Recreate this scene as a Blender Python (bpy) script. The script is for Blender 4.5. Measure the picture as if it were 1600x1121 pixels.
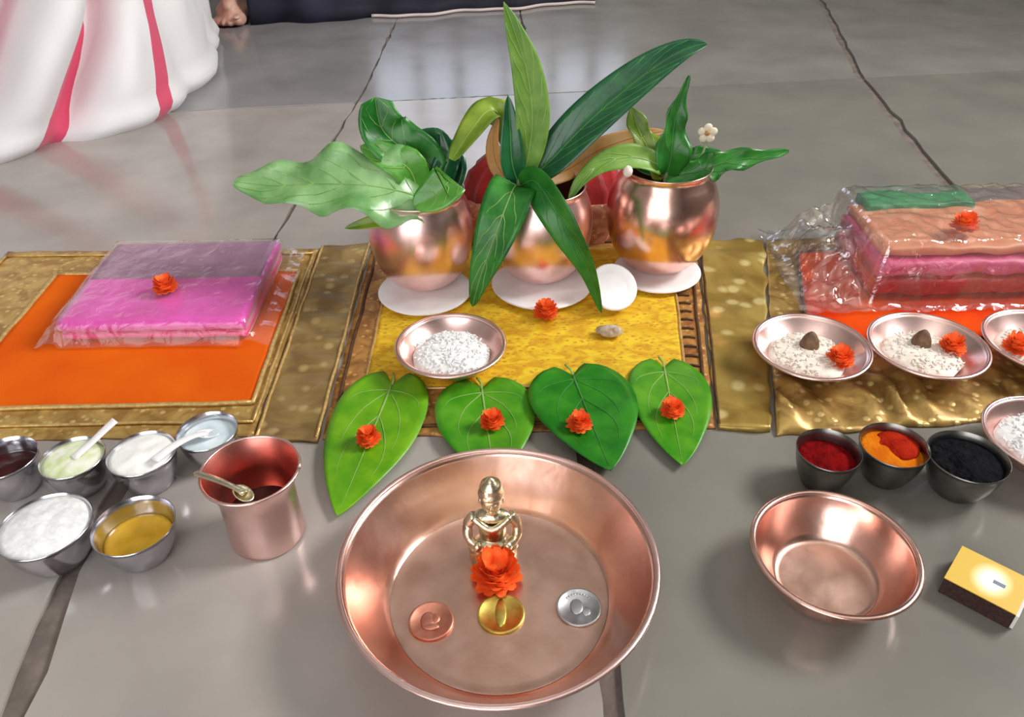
import bpy, bmesh, math, random
from mathutils import Vector, Matrix, noise
PI = math.pi
random.seed(7)
for o in list(bpy.data.objects): bpy.data.objects.remove(o)
SC = bpy.context.scene
C = SC.collection

# ------------------------------------------------------------------ camera
FPX, PITCH, ROLL, CH = 1250.0, math.radians(36.5), math.radians(-1.0), 0.42
_R = Vector((1, 0, 0)); _F = Vector((0, math.cos(PITCH), -math.sin(PITCH))); _U = _R.cross(_F)
R2 = _R * math.cos(ROLL) + _U * math.sin(ROLL); U2 = -_R * math.sin(ROLL) + _U * math.cos(ROLL)
CAM = Vector((0, 0, CH))
cd = bpy.data.cameras.new('camera'); cam = bpy.data.objects.new('camera', cd); C.objects.link(cam)
cd.sensor_width = 36; cd.lens = FPX / 1600 * 36; cd.clip_start = 0.01; cd.clip_end = 50
cam.matrix_world = Matrix(((R2.x, U2.x, -_F.x, 0), (R2.y, U2.y, -_F.y, 0), (R2.z, U2.z, -_F.z, CH), (0, 0, 0, 1)))
SC.camera = cam

def ray(px, py): return R2 * ((px - 800) / FPX) - U2 * ((py - 560.5) / FPX) + _F
def at(px, py, z=0.0):
    d = ray(px, py); return CAM + d * ((z - CH) / d.z)
def aY(px, py, Y):
    d = ray(px, py); return CAM + d * (Y / d.y)

# ------------------------------------------------------------------ world, lights, exposure
w = bpy.data.worlds.new('world'); SC.world = w; w.use_nodes = True
w.node_tree.nodes['Background'].inputs[0].default_value = (0.75, 0.85, 1.0, 1)
w.node_tree.nodes['Background'].inputs[1].default_value = 0.6
def area(name, loc, aim, sx, sy, power, col):
    l = bpy.data.lights.new(name, 'AREA'); l.shape = 'RECTANGLE'; l.size = sx; l.size_y = sy; l.energy = power; l.color = col
    o = bpy.data.objects.new(name, l); C.objects.link(o); o.location = loc
    o.rotation_euler = (Vector(aim) - Vector(loc)).to_track_quat('-Z', 'Y').to_euler(); return o
area('daylight_back_window', (-0.03, 4.16, 1.35), (-0.03, 0, 1.35), 1.34, 1.3, 9.5, (0.74, 0.82, 1.0))
area('daylight_side_window', (1.76, 0.85, 1.45), (0, 0.85, 1.45), 0.8, 0.9, 70, (1.0, 0.98, 0.96))
area('daylight_front_door', (-0.75, -1.56, 1.1), (-0.75, 0, 1.1), 1.9, 2.0, 34, (1.0, 0.97, 0.96))
SC.view_settings.view_transform = 'Standard'; SC.view_settings.look = 'None'
SC.view_settings.exposure = 0.27; SC.view_settings.gamma = 1.0; SC.view_settings.use_curve_mapping = False
SC.cycles.max_bounces = 10; SC.cycles.transparent_max_bounces = 16

# ------------------------------------------------------------------ helpers
def root_of(o):
    while o.parent: o = o.parent
    return o
def tag(o, label, cat, group=None, kind=None):
    o['label'] = label
    if cat: o['category'] = cat
    if group: o['group'] = group
    if kind: o['kind'] = kind
    return o
def thing(name, label, cat, loc=(0, 0, 0), rz=0, group=None):
    o = bpy.data.objects.new(name, None); C.objects.link(o); o.empty_display_size = 0.02
    o.location = loc; o.rotation_euler = (0, 0, rz); tag(o, label, cat, group); return o
def mesh(name, V, F, mat, parent=None, loc=None, smooth=True, world=False, sub=0, uv=None):
    """V local to loc / parent, or in world space (world=True)"""
    off = Vector((0, 0, 0))
    if world:
        if parent is not None:
            p = parent
            while p is not None: off += p.location; p = p.parent
        if loc is not None: off += Vector(loc)
    m = bpy.data.meshes.new(name)
    m.from_pydata([tuple(Vector(v) - off) for v in V], [], F); m.validate(); m.update()
    if uv:
        l = m.uv_layers.new(name='UVMap')
        for lp in m.loops: l.data[lp.index].uv = uv[lp.vertex_index]
    if smooth:
        for p in m.polygons: p.use_smooth = True
    o = bpy.data.objects.new(name, m); C.objects.link(o)
    for mm in (mat if isinstance(mat, (list, tuple)) else [mat]): m.materials.append(mm)
    if parent is not None: o.parent = parent
    if loc is not None: o.location = loc
    if sub:
        s = o.modifiers.new('sub', 'SUBSURF'); s.levels = sub; s.render_levels = sub
    return o
def struct(o): o['kind'] = 'structure'; return o
class MB:
    def __init__(s): s.V = []; s.F = []
    def add(s, V, F):
        b = len(s.V); s.V += [Vector(v) for v in V]; s.F += [tuple(i + b for i in f) for f in F]; return s
    def box(s, a, b):
        x0, y0, z0 = a; x1, y1, z1 = b
        return s.add([(x0,y0,z0),(x1,y0,z0),(x1,y1,z0),(x0,y1,z0),(x0,y0,z1),(x1,y0,z1),(x1,y1,z1),(x0,y1,z1)],
                     [(0,3,2,1),(4,5,6,7),(0,1,5,4),(1,2,6,5),(2,3,7,6),(3,0,4,7)])
    def tube(s, P, R, n=8, flat=1.0):
        P = [Vector(p) for p in P]; k = len(P)
        if not isinstance(R, (list, tuple)): R = [R] * k
        V = []; up = Vector((0.13, 0.31, 0.94)).normalized()
        for i in range(k):
            T = (P[min(i+1, k-1)] - P[max(i-1, 0)]).normalized()
            A = T.cross(up)
            if A.length < 1e-3: A = T.cross(Vector((1, 0, 0)))
            A.normalize(); B = A.cross(T).normalized()
            for j in range(n):
                t = 2*PI*j/n; V.append(P[i] + A*math.cos(t)*R[i] + B*math.sin(t)*R[i]*flat)
        F = [(i*n+j, i*n+(j+1)%n, (i+1)*n+(j+1)%n, (i+1)*n+j) for i in range(k-1) for j in range(n)]
        F += [tuple(range(n))[::-1], tuple((k-1)*n+j for j in range(n))]
        return s.add(V, F)
    def ell(s, c, r, nu=14, nv=9, rot=None):
        c = Vector(c); V = []; F = []
        for i in range(nv + 1):
            a = -PI/2 + PI*i/nv
            for j in range(nu):
                b = 2*PI*j/nu; v = Vector((r[0]*math.cos(a)*math.cos(b), r[1]*math.cos(a)*math.sin(b), r[2]*math.sin(a)))
                if rot is not None: v = rot @ v
                V.append(c + v)
        for i in range(nv):
            for j in range(nu): F.append((i*nu+j, i*nu+(j+1)%nu, (i+1)*nu+(j+1)%nu, (i+1)*nu+j))
        return s.add(V, F)
    def lathe(s, prof, n=48, c=(0, 0, 0), wob=None):
        c = Vector(c); V = []; F = []; k = len(prof)
        for (r, z) in prof:
            for j in range(n):
                t = 2*PI*j/n; q = r if wob is None else r * (1 + wob(t, z))
                V.append(c + Vector((q*math.cos(t), q*math.sin(t), z)))
        for i in range(k-1):
            for j in range(n): F.append((i*n+j, i*n+(j+1)%n, (i+1)*n+(j+1)%n, (i+1)*n+j))
        return s.add(V, F)
    def build(s, name, mat, parent=None, **k): return mesh(name, s.V, s.F, mat, parent, **k)
def sm(P, n=6):
    """smooth a polyline (Catmull-Rom)"""
    P = [Vector(p) for p in P]; out = []
    for i in range(len(P)-1):
        a = P[max(i-1, 0)]; b = P[i]; c = P[i+1]; d = P[min(i+2, len(P)-1)]
        for k in range(n):
            t = k/n; out.append(0.5*((2*b)+(c-a)*t+(2*a-5*b+4*c-d)*t*t+(3*b-a-3*c+d)*t**3))
    out.append(P[-1]); return out
def nz(x, y, z=0, s=1): return noise.noise(Vector((x*s, y*s, z*s)))
def ss(a, b, x):
    t = max(0, min(1, (x-a)/(b-a))); return t*t*(3-2*t)

# ------------------------------------------------------------------ materials
def srgb(r, g, b):
    f = lambda c: (c/255/12.92) if c/255 <= 0.04045 else ((c/255+0.055)/1.055)**2.4
    return (f(r), f(g), f(b), 1)
def nd(nt, t, **kw):
    n = nt.nodes.new(t)
    for k, v in kw.items():
        if k in n.inputs.keys() if hasattr(n.inputs, 'keys') else False: n.inputs[k].default_value = v
        else: setattr(n, k, v)
    return n
def M(name, c1, c2=None, rough=0.5, metal=0.0, scale=60, detail=4, bump=0.0, bscale=None, bdist=0.001, spec=0.5, lo=0.35, hi=0.65, coat=0, sheen=0, rvar=0, sss=0, trans=0):
    m = bpy.data.materials.new(name); m.use_nodes = True; nt = m.node_tree; b = nt.nodes['Principled BSDF']; L = nt.links.new
    b.inputs['Roughness'].default_value = rough; b.inputs['Metallic'].default_value = metal
    b.inputs['Specular IOR Level'].default_value = spec
    if coat: b.inputs['Coat Weight'].default_value = coat; b.inputs['Coat Roughness'].default_value = 0.12
    if sheen: b.inputs['Sheen Weight'].default_value = sheen
    if sss: b.inputs['Subsurface Weight'].default_value = sss; b.inputs['Subsurface Scale'].default_value = 0.004
    if trans: b.inputs['Transmission Weight'].default_value = trans
    tc = nd(nt, 'ShaderNodeTexCoord')
    n1 = nd(nt, 'ShaderNodeTexNoise'); n1.inputs['Scale'].default_value = scale; n1.inputs['Detail'].default_value = detail
    L(tc.outputs['Object'], n1.inputs['Vector'])
    r = nd(nt, 'ShaderNodeValToRGB'); r.color_ramp.elements[0].position = lo; r.color_ramp.elements[1].position = hi
    r.color_ramp.elements[0].color = c1; r.color_ramp.elements[1].color = c2 or c1
    L(n1.outputs['Fac'], r.inputs['Fac']); L(r.outputs['Color'], b.inputs['Base Color'])
    if rvar:
        mr = nd(nt, 'ShaderNodeMapRange'); mr.inputs['To Min'].default_value = rough - rvar; mr.inputs['To Max'].default_value = rough + rvar
        L(n1.outputs['Fac'], mr.inputs['Value']); L(mr.outputs['Result'], b.inputs['Roughness'])
    if bump:
        n2 = nd(nt, 'ShaderNodeTexNoise'); n2.inputs['Scale'].default_value = bscale or scale*3; n2.inputs['Detail'].default_value = 3
        L(tc.outputs['Object'], n2.inputs['Vector'])
        bp = nd(nt, 'ShaderNodeBump'); bp.inputs['Strength'].default_value = bump; bp.inputs['Distance'].default_value = bdist
        L(n2.outputs['Fac'], bp.inputs['Height']); L(bp.outputs['Normal'], b.inputs['Normal'])
    m['ramp'] = r.name
    return m
def leafmat(name, c1, c2, rough=0.38, tr=0.25, spec=0.5):
    m = M(name, c1, c2, rough=rough, scale=45, bump=0.25, bscale=160, spec=spec); nt = m.node_tree; L = nt.links.new
    b = nt.nodes['Principled BSDF']; out = nt.nodes['Material Output']
    t = nd(nt, 'ShaderNodeBsdfTranslucent'); L(nt.nodes[m['ramp']].outputs['Color'], t.inputs['Color'])
    mx = nd(nt, 'ShaderNodeMixShader'); mx.inputs[0].default_value = tr
    L(b.outputs[0], mx.inputs[1]); L(t.outputs[0], mx.inputs[2]); L(mx.outputs[0], out.inputs['Surface']); return m
def filmmat(name, base=0.10, tint=(1, 1, 1, 1), rough=0.12, haze=0.06):
    m = bpy.data.materials.new(name); m.use_nodes = True; nt = m.node_tree; L = nt.links.new
    nt.nodes.remove(nt.nodes['Principled BSDF']); out = nt.nodes['Material Output']
    tr = nd(nt, 'ShaderNodeBsdfTransparent'); tr.inputs[0].default_value = tint
    gl = nd(nt, 'ShaderNodeBsdfGlossy'); gl.inputs['Roughness'].default_value = rough; gl.inputs['Color'].default_value = (1, 1, 1, 1)
    df = nd(nt, 'ShaderNodeBsdfDiffuse'); df.inputs[0].default_value = (0.9, 0.9, 0.92, 1)
    tc = nd(nt, 'ShaderNodeTexCoord'); n = nd(nt, 'ShaderNodeTexNoise'); n.inputs['Scale'].default_value = 70; n.inputs['Detail'].default_value = 4; n.inputs['Distortion'].default_value = 1.2
    L(tc.outputs['Object'], n.inputs['Vector'])
    bp = nd(nt, 'ShaderNodeBump'); bp.inputs['Strength'].default_value = 0.6; bp.inputs['Distance'].default_value = 0.002
    L(n.outputs['Fac'], bp.inputs['Height']); L(bp.outputs[0], gl.inputs['Normal'])
    lw = nd(nt, 'ShaderNodeLayerWeight'); L(bp.outputs[0], lw.inputs['Normal'])
    fr = nd(nt, 'ShaderNodeMath'); fr.operation = 'POWER'; fr.inputs[1].default_value = 4.0; L(lw.outputs['Facing'], fr.inputs[0])
    ad = nd(nt, 'ShaderNodeMath'); ad.operation = 'ADD'; ad.use_clamp = True; ad.inputs[1].default_value = base; L(fr.outputs[0], ad.inputs[0])
    m1 = nd(nt, 'ShaderNodeMixShader'); m1.inputs[0].default_value = haze; L(tr.outputs[0], m1.inputs[1]); L(df.outputs[0], m1.inputs[2])
    m2 = nd(nt, 'ShaderNodeMixShader'); L(ad.outputs[0], m2.inputs[0]); L(m1.outputs[0], m2.inputs[1]); L(gl.outputs[0], m2.inputs[2])
    L(m2.outputs[0], out.inputs['Surface']); return m
def brocade(name, c1, c2, c3, vs=70, rough=0.38, metal=0.65, ribs=0, ribdir='X', bump=0.5, stretch=(1, 1, 1)):
    m = bpy.data.materials.new(name); m.use_nodes = True; nt = m.node_tree; b = nt.nodes['Principled BSDF']; L = nt.links.new
    b.inputs['Roughness'].default_value = rough; b.inputs['Metallic'].default_value = metal
    tc = nd(nt, 'ShaderNodeTexCoord'); mp = nd(nt, 'ShaderNodeMapping'); mp.inputs['Scale'].default_value = stretch
    L(tc.outputs['Object'], mp.inputs['Vector'])
    n1 = nd(nt, 'ShaderNodeTexNoise'); n1.inputs['Scale'].default_value = vs*0.45; n1.inputs['Detail'].default_value = 5; n1.inputs['Distortion'].default_value = 0.8
    v = nd(nt, 'ShaderNodeTexVoronoi'); v.inputs['Scale'].default_value = vs
    L(mp.outputs[0], n1.inputs['Vector']); L(mp.outputs[0], v.inputs['Vector'])
    r1 = nd(nt, 'ShaderNodeValToRGB'); r1.color_ramp.elements[0].position = 0.38; r1.color_ramp.elements[1].position = 0.62
    r1.color_ramp.elements[0].color = c1; r1.color_ramp.elements[1].color = c2; L(n1.outputs['Fac'], r1.inputs['Fac'])
    r2 = nd(nt, 'ShaderNodeValToRGB'); r2.color_ramp.elements[0].position = 0.16; r2.color_ramp.elements[1].position = 0.34
    r2.color_ramp.elements[0].color = (1, 1, 1, 1); r2.color_ramp.elements[1].color = (0, 0, 0, 1); L(v.outputs['Distance'], r2.inputs['Fac'])
    mx = nd(nt, 'ShaderNodeMix'); mx.data_type = 'RGBA'; L(r2.outputs['Color'], mx.inputs[0]); L(r1.outputs['Color'], mx.inputs[6]); mx.inputs[7].default_value = c3
    L(mx.outputs[2], b.inputs['Base Color'])
    h = nd(nt, 'ShaderNodeMath'); h.operation = 'ADD'; L(n1.outputs['Fac'], h.inputs[0]); L(r2.outputs['Color'], h.inputs[1]); hh = h
    if ribs:
        wv = nd(nt, 'ShaderNodeTexWave'); wv.bands_direction = ribdir; wv.inputs['Scale'].default_value = ribs; wv.inputs['Distortion'].default_value = 1.5
        L(tc.outputs['Object'], wv.inputs['Vector'])
        hh = nd(nt, 'ShaderNodeMath'); hh.operation = 'ADD'; L(h.outputs[0], hh.inputs[0]); L(wv.outputs['Fac'], hh.inputs[1])
    bp = nd(nt, 'ShaderNodeBump'); bp.inputs['Strength'].default_value = bump; bp.inputs['Distance'].default_value = 0.0015
    L(hh.outputs[0], bp.inputs['Height']); L(bp.outputs[0], b.inputs['Normal']); return m

STONE = [M('stone_slab_%d' % i, srgb(*a), srgb(*b), rough=0.16, scale=9, detail=8, bump=0.2, bscale=60, bdist=0.0003, rvar=0.05, lo=0.3, hi=0.7)
         for i, (a, b) in enumerate([((150,143,138),(174,167,161)), ((128,126,124),(148,145,142)), ((122,120,113),(138,135,126)), ((124,122,122),(146,143,142)), ((128,126,120),(148,144,137))])]
MORTAR = M('joint_mortar', srgb(102,92,86), srgb(126,114,106), rough=0.9, scale=60, bump=0.6, bscale=300)
PAINT = M('wall_paint', srgb(128,124,118), srgb(138,134,128), rough=0.8, scale=4)
CEILM = M('ceiling_paint', srgb(214,212,206), rough=0.9)
WOODW = M('window_wood', srgb(70,52,40), srgb(88,66,50), rough=0.5, scale=30)
COPPER = M('polished_copper', srgb(236,186,170), srgb(246,204,190), rough=0.24, metal=1, scale=40, bump=0.12, bscale=120, bdist=0.001, rvar=0.06)
COPPER_IN = M('worn_copper', srgb(222,178,158), srgb(236,196,178), rough=0.34, metal=1, scale=50, bump=0.1, bscale=200, rvar=0.08)
COPPER_PINK = M('pink_copper', srgb(246,206,198), srgb(252,218,212), rough=0.3, metal=1, scale=40, bump=0.1, bscale=110, rvar=0.05)
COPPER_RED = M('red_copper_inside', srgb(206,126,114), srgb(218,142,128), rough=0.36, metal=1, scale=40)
STEEL = M('stainless_steel', srgb(200,200,206), srgb(216,216,222), rough=0.2, metal=1, scale=60, rvar=0.05)
STEELD = M('scuffed_steel', srgb(128,126,122), srgb(150,147,143), rough=0.34, metal=1, scale=80, rvar=0.06)
BRASS = M('brass', srgb(204,190,152), srgb(230,220,192), rough=0.3, metal=1, scale=120, bump=0.3, bscale=500)
GOLDB = brocade('gold_brocade', srgb(162,122,62), srgb(202,166,96), srgb(216,188,120), vs=120, metal=0.35, bump=0.3)
GOLDR = brocade('ribbed_gold_brocade', srgb(132,104,60), srgb(166,138,84), srgb(186,160,104), vs=60, ribs=30, ribdir='Y', rough=0.42, metal=0.35, bump=0.3)
GOLDS = brocade('shiny_gold_brocade', srgb(154,124,56), srgb(194,166,88), srgb(226,206,138), vs=46, rough=0.34, metal=0.4, bump=0.35)
BROWNB = brocade('brown_gold_brocade', srgb(140,88,42), srgb(190,138,70), srgb(204,160,88), vs=140, rough=0.5, metal=0.3, bump=0.3)
YELLOWB = brocade('yellow_brocade', srgb(214,160,26), srgb(238,204,44), srgb(206,146,40), vs=150, rough=0.55, metal=0.15, stretch=(1, 1.6, 1), bump=0.3)
FOLDB = brocade('creased_gold_brocade', srgb(140,106,52), srgb(194,160,90), srgb(216,188,122), vs=100, rough=0.38, metal=0.4, bump=0.3)
ORANGE = M('orange_cloth', srgb(216,84,4), srgb(226,102,8), rough=0.9, scale=12, bump=0.2, bscale=900, spec=0.15)
ORANGE2 = M('deep_orange_cloth', srgb(214,48,0), srgb(236,88,4), rough=0.9, scale=14, bump=0.2, bscale=900, spec=0.15)
TRIM = M('gold_piping', srgb(196,160,92), srgb(222,190,124), rough=0.4, metal=0.5, scale=200, bump=0.5, bscale=600)
DTRIM = M('dark_brown_piping', srgb(70,44,22), srgb(92,60,30), rough=0.6, metal=0.2, scale=200)
LG = leafmat('leaf_light_green', srgb(112,160,62), srgb(146,188,88))
DG = leafmat('leaf_dark_green', srgb(16,74,46), srgb(34,104,58), rough=0.3, tr=0.1, spec=0.6)
MG = leafmat('leaf_mid_green', srgb(26,104,32), srgb(60,140,50), rough=0.34, tr=0.15)
BG = leafmat('leaf_bright_green', srgb(70,150,40), srgb(110,180,70), rough=0.32, tr=0.2, spec=0.7)
PG = leafmat('leaf_pale_green', srgb(112,172,96), srgb(160,206,140), rough=0.28, tr=0.2, spec=0.8)
OG = leafmat('leaf_olive', srgb(104,136,32), srgb(150,176,56))
TAN = leafmat('leaf_dry_tan', srgb(196,142,72), srgb(216,172,112), rough=0.5)
BL1 = leafmat('betel_light', srgb(92,164,14), srgb(128,190,26), rough=0.36, tr=0.2)
BL2 = leafmat('betel_mid', srgb(60,146,18), srgb(98,172,34), rough=0.34, tr=0.15)
BL3 = leafmat('betel_dark', srgb(24,116,18), srgb(56,146,32), rough=0.32, tr=0.15)
VEIN = leafmat('leaf_vein', srgb(150,196,100), srgb(170,206,120), rough=0.5)
VEIND = leafmat('leaf_vein_dark', srgb(66,138,66), srgb(90,160,80), rough=0.5)
STEM = M('leaf_stem', srgb(120,140,90), srgb(160,170,130), rough=0.6)
PETAL = M('flower_petal', srgb(250,92,26), srgb(255,128,54), rough=0.6, scale=180, sss=0.15)
PETAL2 = M('flower_heart', srgb(250,120,40), srgb(255,150,70), rough=0.6, scale=180, sss=0.15)
RICE = M('rice', srgb(226,226,226), srgb(246,246,244), rough=0.6, scale=300, bump=0.2, bscale=400, bdist=0.001)
RICEP = M('rice_cream', srgb(226,214,200), srgb(246,238,226), rough=0.6, scale=200, bump=0.2, bscale=400, bdist=0.001)
CURD = M('curd', srgb(240,240,234), srgb(250,250,246), rough=0.35, scale=60, bump=0.5, bscale=120, bdist=0.002)
HERB = M('green_paste', srgb(206,220,160), srgb(240,242,226), rough=0.4, scale=90, bump=0.5, bscale=140, bdist=0.002)
BLUEW = M('bluish_milk', srgb(196,216,224), srgb(228,238,242), rough=0.2, scale=60)
GHEE = M('yellow_ghee', srgb(214,160,20), srgb(240,190,50), rough=0.3, scale=60, bump=0.2, bscale=90)
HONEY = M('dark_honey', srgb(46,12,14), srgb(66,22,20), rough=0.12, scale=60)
KUMKUM = M('red_powder', srgb(100,3,8), srgb(132,8,10), rough=0.9, scale=160, bump=0.8, bscale=300, bdist=0.002, spec=0.08)
TURM = M('orange_powder', srgb(204,98,6), srgb(222,126,14), rough=0.85, scale=60, bump=0.8, bscale=300, bdist=0.002, spec=0.08)
TURMR = M('red_orange_powder', srgb(150,22,6), srgb(174,40,8), rough=0.85, scale=120, bump=0.8, bscale=300, bdist=0.002, spec=0.08)
BLACKP = M('black_powder', srgb(5,6,9), srgb(20,20,24), rough=0.8, scale=140, bump=1, bscale=260, bdist=0.003, spec=0.08)
NUT = M('betel_nut', srgb(92,66,44), srgb(126,96,66), rough=0.6, scale=200, bump=0.5, bscale=400)
SHELL = M('grey_shell', srgb(150,124,96), srgb(214,200,180), rough=0.5, scale=110, bump=0.4, bscale=300)
WHITE = M('white_glaze', srgb(240,236,238), srgb(248,246,246), rough=0.4, scale=60, bump=0.15, bscale=150)
REDCL = M('dark_red_cloth', srgb(128,10,14), srgb(176,14,16), rough=0.5, scale=50, bump=0.3, bscale=200, sheen=0.3)
PATCL = brocade('pink_gold_cloth', srgb(176,104,84), srgb(206,150,116), srgb(214,180,130), vs=160, metal=0.2, rough=0.5)
MAGENTA = M('magenta_silk', srgb(214,36,160), srgb(232,60,184), rough=0.35, scale=30, bump=0.2, bscale=60, sheen=0.4)
HOTPINK = M('hot_pink_silk', srgb(226,30,120), srgb(240,56,140), rough=0.4, scale=30, bump=0.2, bscale=60, sheen=0.4)
SHEEN_MAUVE = M('mauve_film_sheen', srgb(150,106,136), srgb(168,126,150), rough=0.35, scale=40, bump=0.2, bscale=60)  # greyish window sheen of the plastic wrap, put into a cloth colour
SILKRED = M('red_silk', srgb(168,4,18), srgb(190,10,32), rough=0.4, scale=40, bump=0.2, bscale=60)
SILKPINK = M('pink_silk', srgb(210,64,120), srgb(228,96,146), rough=0.4, scale=40, bump=0.3, bscale=60)
SILKPEACH = M('peach_silk', srgb(226,142,104), srgb(238,170,130), rough=0.4, scale=40, bump=0.3, bscale=60)
SILKGREEN = M('green_silk', srgb(40,136,80), srgb(70,160,100), rough=0.4, scale=40)
FILM = filmmat('clear_plastic_film', 0.045, haze=0.05)
FILM2 = filmmat('crinkled_plastic_film', 0.20, rough=0.1, haze=0.05)
SKIN = M('skin', srgb(186,140,120), srgb(206,164,146), rough=0.5, scale=40, sss=0.2)
NAIL = M('toenail', srgb(214,176,164), rough=0.3)
DARKCL = M('dark_navy_cloth', srgb(10,9,16), srgb(24,22,44), rough=0.8, scale=8)
PALEHEM = M('pale_hem', srgb(206,190,186), rough=0.7)
COIN_C = M('copper_coin', srgb(214,140,116), srgb(228,160,138), rough=0.4, metal=1, scale=200)
COIN_G = M('brass_coin', srgb(200,180,84), srgb(220,204,110), rough=0.38, metal=1, scale=200)
COIN_S = M('nickel_coin', srgb(190,192,196), srgb(212,214,216), rough=0.36, metal=1, scale=200)
STRIKER = M('striker', srgb(48,28,26), srgb(70,44,38), rough=0.9, scale=500, bump=0.6, bscale=900)
CARD = M('white_card', srgb(232,228,220), rough=0.7)

# ------------------------------------------------------------------ the setting
X0, X1, Y0, Y1, ZC = -2.2, 1.6, -1.4, 4.0, 2.7
g = MB().box((X0, Y0, -0.05), (X1, Y1, -0.0035)).build('floor', MORTAR, smooth=False); struct(g)
colA = [(-0.26,-1.4),(-0.27,0.1),(-0.281,0.249),(-0.293,0.343),(-0.27,0.7),(-0.245,1.1),(-0.232,1.345),(-0.22,2.6),(-0.2,4.0)]
colB = [(0.05,-1.4),(0.053,0.243),(0.056,0.6),(0.05,1.0),(0.045,1.3),(0.03,1.8),(0.02,2.6),(0.02,4.0)]
colC = [(0.47,-1.4),(0.5,0.4),(0.541,0.937),(0.582,1.327),(0.684,1.839),(0.72,2.6),(0.8,4.0)]
edgeL = [(X0,-1.4),(X0,4.0)]; edgeR = [(X1,-1.4),(X1,4.0)]
def colx(cv, y):
    for (xa, ya), (xb, yb) in zip(cv, cv[1:]):
        if ya <= y <= yb: return xa + (xb-xa)*(y-ya)/(yb-ya)
    return cv[-1][0] if y > cv[-1][1] else cv[0][0]
def rowy(r, x):
    return (-1.4, -0.2 + 0.02*x, 1.272 + 0.0946*x, 2.5 + 0.03*x, 4.0)[r]
def slab(ca, cb, r, hw, hv, mat, seed):
    P = []; N = 40
    ya = lambda x: rowy(r, x) + (hv if r else 0); yb = lambda x: rowy(r+1, x) - (hv if r+1 < 4 else 0)
    def jit(k, i): return 0.0022*nz(k*7.3+seed, i*0.9) + 0.0016*nz(k*3.1+seed*2, i*2.7)
    def hwf(cv, y):
        if cv is edgeL or cv is edgeR: return 0
        return 0.0068 if cv is colC else 0.0068-0.0048*ss(0.45, 0.8, y)
    def xl(y): return colx(ca, y) + hwf(ca, y)
    def xr(y): return colx(cb, y) - hwf(cb, y)
    y0 = ya(xl(rowy(r, 0))); y1 = ya(xr(rowy(r, 0))); y2 = yb(xr(rowy(r+1, 0))); y3 = yb(xl(rowy(r+1, 0)))
    for i in range(N):
        t = i/N; x = xl(y0)+(xr(y1)-xl(y0))*t; P.append((x, ya(x)+jit(1, i)))
    for i in range(N):
        t = i/N; y = y1+(y2-y1)*t; P.append((xr(y)+jit(2, i)*1.8, y))
    for i in range(N):
        t = i/N; x = xr(y2)+(xl(y3)-xr(y2))*t; P.append((x, yb(x)+jit(3, i)))
    for i in range(N):
        t = i/N; y = y3+(y0-y3)*t; P.append((xl(y)+jit(4, i)*1.8, y))
    n = len(P); cx = sum(p[0] for p in P)/n; cy = sum(p[1] for p in P)/n
    def inset(p, d):
        v = Vector((cx-p[0], cy-p[1])).normalized()*d; return (p[0]+v.x, p[1]+v.y)
    V = [(x, y, -0.004) for x, y in P] + [(x, y, -0.0012) for x, y in P] + [(*inset(p, 0.0005), 0.0) for p in P]
    F = [(k*n+i, k*n+(i+1)%n, (k+1)*n+(i+1)%n, (k+1)*n+i) for k in range(2) for i in range(n)] + [tuple(2*n+i for i in range(n))]
    return mesh('slab', V, F, mat, g, smooth=False)
k = 0
for r in range(4):
    for ca, cb in ((edgeL, colA), (colA, colB), (colB, colC), (colC, edgeR)):
        slab(ca, cb, r, 0.0066 if r < 2 else 0.0046, 0.0018, STONE[(1, 4, 3, 2, 0, 0, 2, 2, 3, 3, 4, 4, 1, 3, 4, 1)[k]], k*1.7); k += 1

def wall_hole(name, axis, pos, th, a0, a1, h0, h1):
    """wall along one axis with one opening a0..a1 x h0..h1"""
    b = MB(); lo, hi = (X0, X1) if axis == 'x' else (Y0, Y1)
    for (s, e, z0, z1) in ((lo, a0, 0, ZC), (a1, hi, 0, ZC), (a0, a1, 0, h0), (a0, a1, h1, ZC)):
        if axis == 'x': b.box((s, pos, z0), (e, pos+th, z1))
        else: b.box((pos, s, z0), (pos+th, e, z1))
    return struct(b.build(name, PAINT, smooth=False))
wall_hole('wall_back', 'x', Y1, 0.12, -0.70, 0.64, 0.70, 2.0)
wall_hole('wall_right', 'y', X1, 0.12, 0.45, 1.25, 1.0, 1.9)
struct(MB().box((X0-0.12, Y0, 0), (X0, Y1, ZC)).build('wall_left', PAINT, smooth=False))
wall_hole('wall_front', 'x', Y0-0.12, 0.12, -1.7, 0.2, 0.1, 2.1)
D1 = struct(MB().box((-1.7, Y0-0.1, 0.1), (-1.64, Y0-0.02, 2.1)).box((-0.78, Y0-0.1, 0.1), (-0.72, Y0-0.02, 2.1)).box((0.14, Y0-0.1, 0.1), (0.2, Y0-0.02, 2.1)).box((-1.7, Y0-0.1, 2.04), (0.2, Y0-0.02, 2.1)).build('door_1', WOODW, smooth=False))
struct(MB().box((X0, Y0, ZC), (X1, Y1, ZC+0.1)).build('ceiling', CEILM, smooth=False))
w1 = MB()
for z in (0.70, 1.0, 1.94): w1.box((-0.70, 4.02, z), (0.64, 4.08, z+0.05))
W1 = struct(w1.build('window_1', WOODW, smooth=False))
for x in (-0.70, -0.46, -0.26, -0.03, 0.2, 0.4, 0.59): MB().box((x, 4.02, 0.75), (x+0.045, 4.08, 1.94)).build('window_bar', WOODW, W1, smooth=False)
w2 = MB()
for z in (1.0, 1.86): w2.box((1.62, 0.45, z), (1.68, 1.25, z+0.04))
W2 = struct(w2.build('window_2', WOODW, smooth=False))
for y in (0.45, 1.215): MB().box((1.62, y, 1.04), (1.68, y+0.035, 1.86)).build('window_bar', WOODW, W2, smooth=False)
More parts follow.
